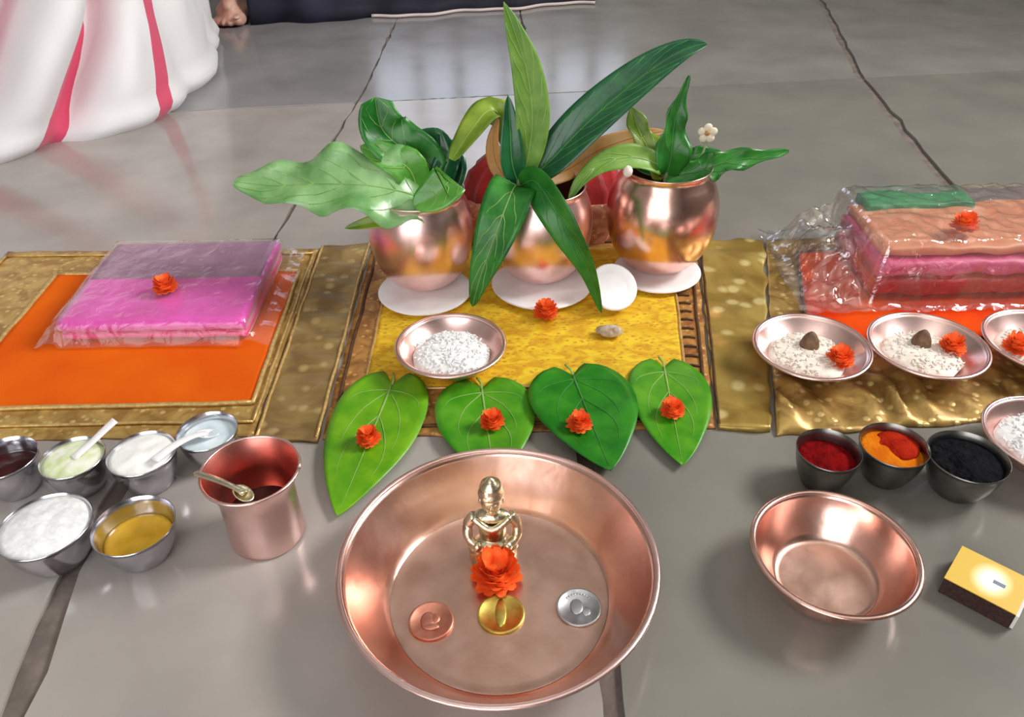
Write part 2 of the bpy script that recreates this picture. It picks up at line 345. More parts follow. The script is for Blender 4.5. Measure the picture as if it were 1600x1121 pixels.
tl = thing('fill_tube', 'added tube light under the ceiling for overhead fill', 'lamp', (0.0, -0.2, ZC-0.04))  # unseen tube added for overhead fill and the pots' top highlights
MB().box((-0.62, -0.03, 0.0), (0.62, 0.03, 0.04)).build('housing', CARD, tl, smooth=False)
em = bpy.data.materials.new('fill_tube_glow'); em.use_nodes = True; bb = em.node_tree.nodes['Principled BSDF']
bb.inputs['Emission Color'].default_value = (1, 0.97, 0.92, 1); bb.inputs['Emission Strength'].default_value = 14
MB().tube([(-0.6, 0, -0.022), (0.6, 0, -0.022)], 0.018, 12).build('tube', em, tl)

# ------------------------------------------------------------------ mats
def quad_cloth(name, q, z, mat, parent, nx=40, ny=40, th=0.0015, amp=0.0, sc=30, edge=0.0, fn=None):
    """cloth over a ground quad (near-left, near-right, far-right, far-left)"""
    q = [Vector((p[0], p[1], 0)) for p in q]; V = []; F = []
    for lay in (1, 0):
        for j in range(ny+1):
            for i in range(nx+1):
                u, v = i/nx, j/ny
                p = (q[0]*(1-u)+q[1]*u)*(1-v)+(q[3]*(1-u)+q[2]*u)*v
                e = edge
                if e:
                    if i in (0, nx): p.x += e*nz(p.y*40, 3.1+i)
                    if j in (0, ny): p.y += e*nz(p.x*40, 7.7+j)
                h = amp*(0.5+0.5*nz(p.x, p.y, 0.3, sc)) + (fn(p.x, p.y, u, v) if fn else 0)
                V.append((p.x, p.y, z + (th + max(h, 0) if lay else 0.0)))
    n = (nx+1)*(ny+1); w_ = nx+1
    for j in range(ny):
        for i in range(nx):
            a = j*w_+i; F.append((a, a+1, a+w_+1, a+w_)); F.append((n+a, n+a+w_, n+a+w_+1, n+a+1))
    B = [i for i in range(nx)] + [j*w_+nx for j in range(ny)] + [ny*w_+i for i in range(nx, 0, -1)] + [j*w_ for j in range(ny, 0, -1)]
    for i in range(len(B)):
        a, b = B[i], B[(i+1) % len(B)]; F.append((a, n+a, n+b, b))
    return mesh(name, V, F, mat, parent, world=True)
def lerp2(a, b, t): return (a[0]+(b[0]-a[0])*t, a[1]+(b[1]-a[1])*t)
def inset_q(q, l, r, n, f):
    """inner quad by fractions"""
    def P(u, v): return lerp2(lerp2(q[0], q[1], u), lerp2(q[3], q[2], u), v)
    return [P(l, n), P(1-r, n), P(1-r, 1-f), P(l, 1-f)]
def piping(name, q, z, rad, mat, parent, sides=(0, 1, 2, 3)):
    b = MB()
    for s in sides:
        a, c = q[s], q[(s+1) % 4]; P = []
        for i in range(25):
            t = i/24; p = lerp2(a, c, t); P.append((p[0]+0.0012*nz(p[0]*30, p[1]*30, s), p[1]+0.0012*nz(p[1]*30, p[0]*30, s+5), z))
        b.tube(P, rad, 6)
    return b.build(name, mat, parent, world=True)

qL = [(-0.545, 0.470), (-0.203, 0.470), (-0.207, 0.772), (-0.548, 0.778)]
mL = thing('prayer_mat', 'gold bordered mat with bright orange centre under the magenta packet', 'mat', (-0.375, 0.47, 0))
quad_cloth('border', qL, 0.0, GOLDB, mL, 60, 50, 0.0012, 0.0014, 40, 0.003)
pL = [(-0.468, 0.506), (-0.2135, 0.508), (-0.2185, 0.722), (-0.47, 0.724)]
quad_cloth('centre_panel', pL, 0.0012, ORANGE, mL, 40, 40, 0.0016, 0.0012, 18, 0.002)
piping('piping', pL, 0.0035, 0.0022, TRIM, mL)
piping('outer_piping', inset_q(qL, .012, .012, .05, .04), 0.0032, 0.0014, TRIM, mL, (0, 1, 2, 3))
qB = [(-0.2015, 0.462), (-0.1515, 0.462), (-0.1525, 0.782), (-0.2055, 0.776)]
bandL = thing('brocade_band', 'dull gold ribbed cloth band between orange mat and yellow mat', 'cloth band', (-0.177, 0.462, 0))
quad_cloth('cloth', qB, 0.0, GOLDR, bandL, 16, 80, 0.002, 0.002, 50, 0.003, lambda x, y, u, v: 0.0012*math.sin(y*190+u*2)*math.sin(PI*u))
piping('selvedge', inset_q(qB, .03, .03, .005, .005), 0.0034, 0.0014, TRIM, bandL, (1, 3))

qC = [(-0.149, 0.466), (0.158, 0.470), (0.203, 0.785), (-0.150, 0.785)]
mC = thing('prayer_mat', 'yellow brocade mat with brown gold border under the three copper pots', 'mat', (0.01, 0.47, 0))
quad_cloth('border', qC, 0.0, BROWNB, mC, 60, 60, 0.0012, 0.0012, 40, 0.003)
pC = [(-0.124, 0.524), (0.146, 0.524), (0.172, 0.76), (-0.126, 0.76)]
quad_cloth('centre_panel', pC, 0.0012, YELLOWB, mC, 60, 50, 0.0014, 0.0008, 40, 0.002)
piping('piping', pC, 0.003, 0.0014, TRIM, mC)
piping('dark_edge', inset_q(qC, .018, .018, .03, .03), 0.0024, 0.0016, DTRIM, mC)
for i in range(15):   # short dark fringe threads along the right edge of the yellow panel
    t = i/14; x = 0.149 + t*0.022; y = 0.535 + t*0.2
    MB().tube([(x, y, 0.0028), (x+0.0055, y+0.0004, 0.003), (x+0.011, y-0.001, 0.0026)], 0.0011, 6).build('fringe', DTRIM, mC, world=True)
qD = [(0.1600, 0.470), (0.2005, 0.4655), (0.2750, 0.770), (0.2050, 0.776)]
bandR = thing('brocade_band', 'shiny gold creased cloth band beside the right copper pot', 'cloth band', (0.18, 0.47, 0))
quad_cloth('cloth', qD, 0.0, GOLDS, bandR, 20, 80, 0.002, 0.0035, 45, 0.005, lambda x, y, u, v: 0.0016*math.sin(y*120+u*3)*math.sin(PI*u))
piping('selvedge', inset_q(qD, .03, .03, .005, .005), 0.0036, 0.0013, DTRIM, bandR, (3,))

qR = [(0.203, 0.459), (0.66, 0.492), (0.68, 0.80), (0.278, 0.772)]
def creases(x, y, u, v):
    s = 0
    if v < 0.24:
        k = math.sin(PI*min(v/0.24, 1))**0.7; a = u*48 + v*13 + 2.2*nz(x, y, 0, 22)
        s = 0.0105*k*abs(math.sin(a))**1.6*max(0.1, 0.6+1.0*nz(x*26, 4.4))
    return s
mR = thing('prayer_mat', 'creased gold mat with deep orange centre under the crinkled red packet', 'mat', (0.42, 0.47, 0))
quad_cloth('border', qR, 0.0, FOLDB, mR, 150, 60, 0.0014, 0.0016, 40, 0.003, creases)
pR = [(0.262, 0.575), (0.62, 0.59), (0.64, 0.76), (0.303, 0.742)]
quad_cloth('centre_panel', pR, 0.0014, ORANGE2, mR, 40, 40, 0.0018, 0.0016, 22, 0.004)
piping('piping', pR, 0.0038, 0.0016, DTRIM, mR)
ZM = 0.0046   # top of the cloths

# ------------------------------------------------------------------ leaves
def leaf(parent, P, W, mat, name='leaf', N=None, fold=0.25, wave=0.0, wk=5, vein=VEIND, th=0.0004, nseg=5, prof=None, cross=9, vr=0.0007, side=(), twist=0.0, jag=0.0):
    """blade along a path; W = half width; N = facing direction (default: towards the open side, up and forward)"""
    P = sm(P, nseg); n = len(P); V = []; mid = []; UV = []
    Nf = Vector(N).normalized() if N is not None else None
    prof = prof or (lambda t: (math.sin(PI*t**0.8)**0.75)*(1-0.25*t))
    half = (cross-1)//2; frames = []
    for i in range(n):
        t = i/(n-1); T = (P[min(i+1, n-1)]-P[max(i-1, 0)]).normalized()
        nn = Nf if Nf is not None else (CAM-P[i]).normalized()
        S = T.cross(nn); S.normalize(); B = S.cross(T).normalized()
        if twist:
            a = twist*(t-0.3); S, B = S*math.cos(a)+B*math.sin(a), B*math.cos(a)-S*math.sin(a)
        frames.append((S, B, T)); w0 = W*prof(t)
        for j in range(cross):
            c = (j-half)/half; ww = w0*(1+(jag*math.sin(i*2.4+j)*abs(c) if jag else 0))
            h = fold*abs(c)*ww + wave*ww*math.sin(t*wk*2*PI/2 + c*2.0)*abs(c)
            V.append(P[i] + S*(c*ww) + B*h)
        mid.append(P[i] + B*(0.0003))
    nv = len(V); V2 = [V[i*cross+j] - frames[i][1]*th for i in range(n) for j in range(cross)]
    F = []
    for i in range(n-1):
        for j in range(cross-1):
            a = i*cross+j; F.append((a, a+1, a+cross+1, a+cross)); F.append((nv+a, nv+a+cross, nv+a+cross+1, nv+a+1))
    for i in range(n-1):
        for a, b in ((i*cross, (i+1)*cross), ((i+1)*cross+cross-1, i*cross+cross-1)): F.append((a, b, nv+b, nv+a))
    o = mesh(name, V+V2, F, mat, parent, world=True)
    b = MB(); b.tube(mid, [vr*(1.15-0.85*i/(n-1)) for i in range(n)], 6)
    for k_ in side:      # side veins at fractions of the length
        i = int(k_*(n-1)); S, B, T = frames[i]
        for s in (1, -1):
            Q = []
            for q in range(5):
                c = q/4*0.82; ii = min(n-1, i+int(q*0.12*n/2)); S2, B2, T2 = frames[ii]; ww = W*prof(ii/(n-1))
                Q.append(P[ii]+S2*(s*c*ww)+B2*(fold*c*ww+0.0002+wave*ww*math.sin(ii/(n-1)*wk*PI+s*c*2.0)*c))
            b.tube(Q, [vr*0.6*(1-0.12*q) for q in range(5)], 5)
    b.build('midrib', vein, o, world=True)
    return o
def stemtube(parent, P, r, mat=STEM): return MB().tube(sm(P), r, 7).build('stem', mat, parent, world=True)

# ------------------------------------------------------------------ copper pots, saucers
def pot_profile(R, H, rr):
    a1 = math.acos(rr/R); bz = 0.91/(math.sin(a1)+0.95); zc = 0.02+0.95*bz
    outer = [(0.0, 0.0), (R*0.36, 0.0)]
    for i in range(19):
        a = -math.asin(0.95) + i*(a1+math.asin(0.95))/18
        outer.append((R*(math.cos(a)**0.72 if a < 0 else math.cos(a)), H*(zc+bz*math.sin(a))))
    outer += [(rr*0.985, H*0.955), (rr*1.005, H*0.985), (rr*1.03, H), (rr*1.0, H*1.004), (rr*0.965, H*0.975)]
    inner = [(rr*0.965, H*0.975), (rr*0.95, H*0.93)]
    for i in range(1, 12):
        a = a1 - i*(a1+math.asin(0.95))/11
        inner.append((R*0.96*math.cos(a), H*(zc+bz*0.96*math.sin(a))))
    return outer, inner + [(0.0, H*0.05)]
def pot(loc, R, H, rr, mat, label):
    t = thing('copper_pot', label, 'pot', loc, group='copper pots on the yellow mat')
    o, i = pot_profile(R, H, rr)
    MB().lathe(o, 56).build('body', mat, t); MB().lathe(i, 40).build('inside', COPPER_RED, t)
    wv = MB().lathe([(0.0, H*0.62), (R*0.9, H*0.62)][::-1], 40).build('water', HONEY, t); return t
def saucer(loc, R, label):
    o = MB().lathe([(0, 0), (R*0.7, 0), (R*0.97, 0.0035), (R, 0.005), (R*0.97, 0.006), (R*0.72, 0.0035), (0, 0.003)], 48).build('saucer', WHITE, loc=loc)
    return tag(o, label, 'saucer', 'white saucers under the pots')
for (x, y, R, s) in ((-0.084, 0.672, 0.046, 'left'), (0.031, 0.682, 0.050, 'middle'), (0.148, 0.702, 0.044, 'right')):
    saucer((x, y, 0.0036), R, 'white round saucer under the %s copper pot' % s)
potL = pot((-0.085, 0.690, 0.0075), 0.050, 0.098, 0.043, COPPER_PINK, 'pink copper pot at left holding broad pale leaves')
potM = pot((0.030, 0.700, 0.0075), 0.050, 0.098, 0.042, COPPER_PINK, 'middle copper pot half hidden by drooping mango leaves')
potR = pot((0.150, 0.716, 0.0075), 0.0545, 0.108, 0.042, COPPER, 'shiny round copper pot at right with dark open mouth')

# red cloth bundle seen between the pots
def bundle():
    t = thing('cloth_bundle', 'dark red cloth bundle behind the middle copper pot', 'cloth', (0.036, 0.800, 0))
    b = MB(); n = 64
    prof = [(0.062, 0.0), (0.072, 0.01), (0.076, 0.04), (0.074, 0.06), (0.066, 0.080), (0.05, 0.096), (0.028, 0.104), (0.0, 0.106)]
    wob = lambda t_, z: 0.05*math.sin(t_*9+z*40)*(0.4+z*6) + 0.04*math.sin(t_*17+1)
    b.lathe(prof, n, wob=wob); o = b.build('wrap', REDCL, t); o.scale = (1.12, 0.55, 1)
    b = MB(); b.lathe([(0.0735, 0.002), (0.0785, 0.02), (0.0795, 0.04), (0.0785, 0.05), (0.0755, 0.05)], n, wob=wob)
    o = b.build('border', PATCL, t); o.scale = (1.12, 0.56, 1)
bundle()

# mango sprig in the middle pot
def Y(px, py, y): return aY(px, py, y)
sp = thing('mango_leaf_sprig', 'spray of long green mango leaves rising from the middle pot', 'leaves', (0.030, 0.690, 0.06))
hub = Y(812, 292, 0.690)
stemtube(sp, [(0.030, 0.692, 0.066), (0.030, 0.692, 0.09), hub, hub+Vector((0, 0, 0.012))], 0.0028)
MANGO = lambda t: (math.sin(PI*min(1, t*1.02)**0.85)**0.7)*(1-0.2*t) if t < 0.985 else 0.02
# tall pale leaf
leaf(sp, [hub, Y(826, 240, .692), Y(832, 180, .694), Y(823, 110, .698), Y(806, 55, .70), Y(787, 3, .702)], 0.0158, LG, fold=0.15, vein=VEIN, side=(.2, .35, .5, .65), prof=lambda t: MANGO(t)*1.05, N=(0.1, -1, 0.25))
# long dark leaf to the right
leaf(sp, [hub, Y(856, 256, .695), Y(905, 205, .70), Y(960, 155, .71), Y(1020, 108, .72), Y(1070, 78, .728), Y(1106, 68, .735)], 0.0225, DG, fold=0.32, side=(.15, .25, .35, .45, .55, .65), vr=0.0008, N=(-0.35, -0.75, 0.6))
# short dark upright leaf
leaf(sp, [hub, Y(800, 255, .685), Y(797, 205, .69), Y(794, 148, .70)], 0.0125, DG, fold=0.3, N=(0.3, -1, 0.2))
# yellow green leaf arching back and down to the left
leaf(sp, [hub, Y(795, 250, .71), Y(783, 185, .725), Y(762, 174, .715), Y(735, 206, .698), Y(706, 250, .680)], 0.0145, OG, fold=0.2, vein=VEIN, prof=lambda t: 0.25+0.75*math.sin(PI*max(0, (t-0.25)/0.75))**0.8 if t > .25 else 0.25, N=(-0.4, -0.7, 0.6))
# dry tan leaf
leaf(sp, [hub+Vector((-.004, .004, -.004)), Y(778, 262, .70), Y(770, 222, .705), Y(779, 182, .71)], 0.0085, TAN, fold=0.2, vein=TAN, N=(-.2, -1, .2))
# two leaves drooping in front
leaf(sp, [hub, Y(803, 294, .668), Y(786, 335, .643), Y(768, 385, .632), Y(750, 435, .627), Y(738, 480, .625)], 0.0235, MG, fold=0.25, vein=VEIN, side=(.25, .4, .55, .7), N=(-0.25, -1, 0.35), prof=lambda t: (math.sin(PI*(0.06+0.94*t)**0.72)**0.7)*(1-0.3*t))
leaf(sp, [hub, Y(836, 283, .668), Y(864, 322, .643), Y(893, 372, .632), Y(921, 425, .628), Y(940, 490, .626)], 0.0175, MG, fold=0.35, vein=VEIND, side=(.3, .45, .6), N=(-0.6, -1, 0.3))
# dry leaf under the long dark one
leaf(sp, [hub, Y(880, 268, .725), Y(940, 232, .735), Y(1000, 212, .74), Y(1040, 205, .745)], 0.0125, TAN, fold=0.15, vein=TAN, N=(0.1, -0.8, 0.6))

# broad leaves in the left pot
sl = thing('broad_leaf_bunch', 'bunch of broad glossy leaves hanging left out of the pink pot', 'leaves', (-0.085, 0.690, 0.06))
h2 = Vector((-0.082, 0.690, 0.092))
stemtube(sl, [(-0.084, 0.69, 0.065), h2, h2+Vector((-.004, -.004, .012))], 0.0025)
SCAL = lambda t: (math.sin(PI*(0.02+0.97*t)**0.62)**0.62)*(1+0.10*math.sin(t*26))
leaf(sl, [h2+Vector((0, -.01, .006)), Y(640, 303, .672), Y(575, 290, .668), Y(500, 287, .675), Y(430, 290, .685), Y(366, 284, .695)], 0.036, PG, fold=0.18, wave=0.22, wk=7, vein=VEIN, side=(.15, .28, .4, .52, .64, .76), N=(-0.1, -0.55, 0.85), prof=SCAL, nseg=8)
leaf(sl, [h2, Y(672, 262, .70), Y(628, 232, .705), Y(596, 200, .71), Y(586, 152, .715)], 0.0235, MG, fold=0.45, wave=0.15, vein=VEIN, side=(.45, .6, .75), N=(0.25, -0.9, 0.5), prof=lambda t: 0.35+0.65*math.sin(PI*max(0, (t-.2)/.8)**0.9)**0.6 if .2 < t < .99 else (0.35 if t <= .2 else 0.06))
leaf(sl, [h2+Vector((.01, 0, 0)), Y(690, 268, .71), Y(672, 235, .72), Y(650, 208, .73)], 0.023, DG, fold=0.4, wave=0.2, side=(.4, .6), N=(0.2, -0.8, 0.6), prof=lambda t: math.sin(PI*(0.1+0.88*t))**0.6)
leaf(sl, [h2+Vector((.012, .008, 0)), Y(698, 262, .70), Y(702, 236, .708), Y(690, 206, .715)], 0.0145, DG, fold=0.5, wave=0.15, N=(-0.3, -1, 0.3))
leaf(sl, [h2, Y(640, 265, .685), Y(600, 245, .69), Y(562, 228, .70)], 0.018, BG, fold=0.3, wave=0.2, vein=VEIN, side=(.4, .6), N=(0, -0.7, 0.7))
leaf(sl, [h2+Vector((0.003, -.02, .004)), Y(700, 285, .655), Y(680, 305, .650), Y(648, 322, .646)], 0.017, BG, fold=0.3, vein=VEIN, side=(.3, .5, .7), N=(0.1, -0.75, 0.65), prof=lambda t: math.sin(PI*(0.08+0.9*t))**0.55)
leaf(sl, [Y(668, 322, .668), Y(632, 335, .660), Y(592, 345, .655), Y(538, 357, .65)], 0.0105, OG, fold=0.3, vein=VEIN, N=(-0.1, -0.8, 0.6))

# leaves in the right pot
sr = thing('crinkled_leaf_bunch', 'small crinkled green leaves standing in the right copper pot', 'leaves', (0.150, 0.716, 0.06))
h3 = Vector((0.150, 0.716, 0.104))
stemtube(sr, [(0.150, 0.716, 0.07), h3, h3+Vector((0, 0, .012))], 0.0025)
IRR = lambda t: (math.sin(PI*(0.08+0.9*t)**0.8)**0.7)*(1+0.22*math.sin(t*17))
leaf(sr, [h3, Y(1048, 250, .712), Y(1052, 205, .718), Y(1060, 165, .722), Y(1077, 118, .726)], 0.0145, MG, fold=0.35, wave=0.3, wk=6, side=(.3, .5, .7), N=(0.15, -1, 0.3), prof=lambda t: (1.5*(1-t)**0.9+0.05)*min(1, 0.25+t*3.2)*(1+0.12*math.sin(t*20)))
leaf(sr, [h3, Y(1092, 268, .712), Y(1130, 254, .712), Y(1180, 246, .715), Y(1233, 236, .72)], 0.0125, MG, fold=0.3, wave=0.4, wk=7, side=(.3, .5, .7), N=(0.1, -0.8, 0.6), prof=lambda t: (math.sin(PI*(0.1+0.88*t)**0.7)**0.8)*(1+0.18*math.sin(t*22)))
leaf(sr, [h3, Y(1078, 252, .722), Y(1098, 240, .724), Y(1130, 238, .726)], 0.010, MG, fold=0.3, wave=0.3, N=(0, -0.7, 0.7))
leaf(sr, [h3, Y(1020, 245, .722), Y(1000, 208, .73), Y(986, 168, .738)], 0.0135, OG, fold=0.3, wave=0.2, vein=VEIN, side=(.4, .6), N=(0.1, -0.9, 0.4), prof=IRR)
leaf(sr, [h3, Y(1030, 258, .71), Y(990, 246, .705), Y(945, 254, .698), Y(908, 282, .688), Y(888, 316, .68)], 0.013, LG, fold=0.25, wave=0.2, wk=4, vein=VEIN, side=(.4, .55, .7), N=(-0.2, -0.7, 0.7))
leaf(sr, [h3, Y(1010, 262, .72), Y(975, 240, .725), Y(940, 236, .73)], 0.008, MG, fold=0.2, wave=0.2, N=(0, -0.7, 0.7))
fl = thing('white_blossom', 'small cream blossom beside the upright leaf of the right pot', 'flower', Y(1105, 214, .722) - Vector((0, 0, .004)))
stemtube(fl, [h3, Y(1088, 255, .720), Y(1104, 222, .722)], 0.0011)
for i in range(5):
    a = 2*PI*i/5+.3; c = Y(1105, 208, .722) + Vector((math.cos(a)*.0055, -0.001, math.sin(a)*.0055))
    MB().ell(c, (.0042, .0018, .0042), 10, 6).build('petal', M('cream_petal_%d' % i, srgb(232,222,196), rough=0.6), fl, world=True)
MB().ell(Y(1105, 208, .720), (.0026, .002, .0026), 8, 6).build('centre', TAN, fl, world=True)
b_ = MB().ell((0, 0, 0), (.0045, .0045, .0055), 12, 8).build('bud', RICEP, loc=Y(981, 268, .682)); tag(b_, 'tiny cream bud on the rim of the right copper pot', 'bud')

# round white dish leaning by the leaf tip
ws = MB().lathe([(0, 0), (0.016, 0), (0.0225, 0.003), (0.0235, 0.0055), (0.0215, 0.0065), (0.0155, 0.0035), (0.013, 0.0028), (0, 0.003)], 40).build('small_dish', WHITE, loc=(0.0955, 0.648, 0.0205))
ws.rotation_euler = (math.radians(40), 0, math.radians(14)); tag(ws, 'small white round dish leaning beside the right mango leaf tip', 'dish')

# ------------------------------------------------------------------ flowers
def petal_geo(L, W, cup):
    V = []; F = []
    for i in range(4):
        t = i/3; ww = W*math.sin(PI*(0.15+0.78*t))**0.7
        for j in range(3):
            c = j-1; V.append(Vector((c*ww, L*t, cup*L*t*t + 0.25*ww*abs(c))))
    for i in range(3):
        for j in range(2): a = i*3+j; F.append((a, a+1, a+4, a+3))
    return V, F
def flower_petals(R, seed, rings=((0.0, 11, 1.0, 0.10), (0.3, 11, 0.96, 0.35), (0.5, 10, 0.84, 0.7), (0.9, 9, 0.68, 1.1), (1.2, 7, 0.48, 1.6))):
    rnd = random.Random(seed); out = []
    for k_, (ph, n, ln, cup) in enumerate(rings):
        for i in range(n):
            a = 2*PI*i/n+ph+rnd.uniform(-.12, .12); L = R*ln*rnd.uniform(.9, 1.06)
            V, F = petal_geo(L, R*0.34, cup*rnd.uniform(.85, 1.15)); m = Matrix.Rotation(a, 4, 'Z')
            out.append(([m @ v + Vector((0, 0, R*(0.12+0.10*k_))) for v in V], F))
    return out
def flower(loc, R, label, seed, group=None, split=False):
    t = thing('orange_flower', label, 'flower', loc, random.Random(seed).uniform(0, 6), group)
    pet = flower_petals(R, seed)
    if split:
        for V, F in pet: mesh('petal', V, F, PETAL, t)
    else:
        b = MB()
        for V, F in pet: b.add(V, F)
        b.build('petals', PETAL, t)
    MB().ell((0, 0, R*0.45), (R*0.42, R*0.42, R*0.34), 14, 8).build('heart', PETAL2, t)
    MB().lathe([(0, 0), (R*0.35, 0), (R*0.5, R*0.16), (0, R*0.2)], 14).build('calyx', MG, t)
    return t

# ------------------------------------------------------------------ heart shaped betel leaves lying in a row
def betel(base, tip, W, z, mat, label, cup=0.10, skew=0.0, seed=0, lift=0.0):
    base = Vector((*base, z)); tip = Vector((*tip, z)); D = tip-base; L = D.length; D.normalize(); S = Vector((D.y, -D.x, 0))
    t = thing('betel_leaf', label, 'leaf', (base.x*.55+tip.x*.45, base.y*.55+tip.y*.45, z), group='betel leaves in a row')
    nu, nv = 26, 12
    def wid(u):
        if u < 0.30: return W*math.sin(PI/2*(u+0.012)/0.312)**0.42
        return W*math.cos(PI/2*((u-0.30)/0.70))**0.85 * (1-0.0*u)
    def pt(u, c):
        ww = max(wid(u), W*0.01); lob = -0.09*L*(abs(c)**1.3)*(1-ss(0, .5, u))*(1.25-abs(c)*0.5) * (1 if u < .5 else 0)
        x = c*ww + skew*W*math.sin(PI*u); y = u*L + lob + 0.07*L*(1-abs(c))**2*(1-ss(0, .35, u))*0.6
        h = cup*ww*abs(c)**1.4*(0.8+0.3*math.sin(5*u+seed)) + 0.0010*math.sin(u*9+seed)*abs(c) + 0.0011*math.sin(u*24+abs(c)*4)*abs(c)*(1-abs(c)) + lift*(1-u)*(1-u)
        return base + D*y + S*x + Vector((0, 0, max(h, 0.0)+0.0005))
    V = [pt(i/nu, (j-nv/2)/(nv/2)) for i in range(nu+1) for j in range(nv+1)]; n = len(V); w_ = nv+1
    V2 = [v - Vector((0, 0, 0.0005)) for v in V]; F = []
    for i in range(nu):
        for j in range(nv):
            a = i*w_+j; F.append((a, a+w_, a+w_+1, a+1)); F.append((n+a, n+a+1, n+a+w_+1, n+a+w_))
    B = [j for j in range(nv)] + [i*w_+nv for i in range(nu)] + [nu*w_+j for j in range(nv, 0, -1)] + [i*w_ for i in range(nu, 0, -1)]
    for i in range(len(B)): a, b = B[i], B[(i+1) % len(B)]; F.append((a, b, n+b, n+a))
    mesh('blade', V+V2, F, mat, t, world=True)
    b = MB(); up = Vector((0, 0, 0.0002))
    b.tube([pt(i/20, 0)+up for i in range(20)], [0.0009*(1.1-i/20) for i in range(20)], 6)
    for s in (1, -1):
        for (u0, u1, c1) in ((0.05, 0.55, 0.62), (0.05, 0.25, 0.8), (0.3, 0.75, 0.6)):
            b.tube([pt(u0+(u1-u0)*q/7, s*c1*math.sin(PI/2*q/7))+up for q in range(8)], [0.0005*(1.1-q/9) for q in range(8)], 5)
    b.build('veins', {BL1: VEIN, BL2: VEIN, BL3: VEIND}[mat], t, world=True)
    MB().tube([pt(0.02, 0), pt(0, 0)-D*0.008, pt(0, 0)-D*0.016+S*0.003], 0.0010, 6).build('stalk', VEIN, t, world=True)
    return t
betel((-0.100, 0.532), (-0.1225, 0.381), 0.0375, 0.0050, BL1, 'yellowish green betel leaf furthest left, beside the copper tumbler', cup=0.06, seed=1)
betel((-0.026, 0.523), (-0.014, 0.412), 0.0400, 0.0050, BL2, 'betel leaf overlapped by the darkest leaf, second from left', cup=0.10, seed=2)
betel((0.050, 0.535), (0.070, 0.417), 0.0430, 0.0085, BL3, 'darkest betel leaf, touching its left neighbour, third from left', cup=0.12, seed=3)
betel((0.130, 0.548), (0.124, 0.424), 0.0335, 0.0050, BL2, 'separate betel leaf furthest right in front of the gold band', cup=0.10, seed=4)
for i, (p, s) in enumerate((((-0.1108, 0.4552, 0.0065), 'orange red flower on the leftmost betel leaf'), ((-0.0165, 0.4712, 0.0070), 'orange red flower on the second betel leaf from left'),
        ((0.0508, 0.4635, 0.0102), 'orange red flower on the darkest betel leaf'), ((0.1254, 0.4813, 0.0068), 'orange red flower on the rightmost betel leaf'))):
    flower(p, 0.0102, s, 20+i, 'flowers on the betel leaves')
flower((0.0325, 0.629, 0.0042), 0.0122, 'orange red flower on the yellow mat before the middle pot', 31)

# ------------------------------------------------------------------ copper bowls
def bowl_body(parent, rb, rr, h, mout, min_, mrim, t=0.0016, fl=1.0, curve=0.5):
    o = [(0, 0), (rb*0.94, 0), (rb, 0.0012)]
    for i in range(1, 13):
        u = i/12; o.append((rb+(rr-rb)*(u*(1-curve)+curve*math.sin(PI/2*u)), 0.0012+(h-0.0012)*u))
    inn = [(max(r-t*1.3, 0), max(z, t+0.001)) for r, z in o[2:]][::-1]
    MB().lathe(o+[(rr-t*0.4, h+0.0004)], 72).build('body', mout, parent)
    MB().lathe([(rr-t*0.4, h+0.0002)]+inn, 72).build('inside', min_, parent)
    rbi = inn[-1][0]
    MB().lathe([(rbi+0.0002, t+0.0013), (rbi*0.985, t+0.0008), (rbi*0.9, t+0.0006), (rbi*0.5, t+0.0006), (0, t+0.0006)], 64).build('inside_base', COPPER_IN, parent)
    rim = MB(); n = 72; V = []; F = []
    for j in range(n):
        a = 2*PI*j/n
        for q in range(8):
            b = 2*PI*q/8; R = rr+0.0016*math.cos(b)*fl; V.append((R*math.cos(a), R*math.sin(a), h+0.0012*math.sin(b)))
    for j in range(n):
        for q in range(8): F.append((j*8+q, ((j+1) % n)*8+q, ((j+1) % n)*8+(q+1) % 8, j*8+(q+1) % 8))
    rim.add(V, F).build('rim', mrim, parent)
bb_ = thing('copper_basin', 'big copper basin in front holding figurine, flower and coins', 'bowl', (-0.0105, 0.3155, 0))
bowl_body(bb_, 0.0700, 0.0950, 0.037, COPPER_PINK, COPPER, COPPER_PINK, fl=1.2, curve=0.15)
ZB = 0.0023
sb = thing('copper_basin', 'empty small copper bowl left of the matchbox', 'bowl', (0.1965, 0.3230, 0))
bowl_body(sb, 0.0330, 0.0490, 0.030, COPPER, COPPER, COPPER, fl=1.3, curve=0.55)

def rice_heap(loc, R, h, mat, label, seed, off=(0, 0), n=110, cut=1.0, sz=1.0):
    rnd = random.Random(seed); b = MB()
    prof = [(R*0.9, -0.002)] + [(R*math.cos(PI/2*i/7), h*math.sin(PI/2*i/7)) for i in range(7)] + [(0, h)]
    b.lathe(prof, 30, wob=lambda t_, z: 0.06*math.sin(3*t_+seed)+0.04*math.sin(7*t_+seed*2))
    for i in range(n):
        a = rnd.uniform(0, 2*PI); r = math.sqrt(rnd.random())*0.96; z = h*math.sqrt(max(0, 1-r*r))
        b.ell((R*r*math.cos(a), R*r*math.sin(a), z+0.0004), (0.0024*sz, 0.0008*sz, 0.0008*sz), 6, 4, Matrix.Rotation(rnd.uniform(0, PI), 3, 'Z') @ Matrix.Rotation(rnd.uniform(-.4, .4), 3, 'Y'))
    o = b.build('rice', mat, loc=(loc[0]+off[0], loc[1]+off[1], loc[2])); tag(o, label, 'rice', kind='stuff'); return o
rb = thing('copper_bowl', 'pink copper bowl of white rice on the yellow mat', 'bowl', (-0.0520, 0.5560, 0.0040))
bowl_body(rb, 0.0270, 0.0455, 0.021, COPPER_PINK, COPPER_PINK, COPPER_PINK, fl=1.5, curve=0.4)
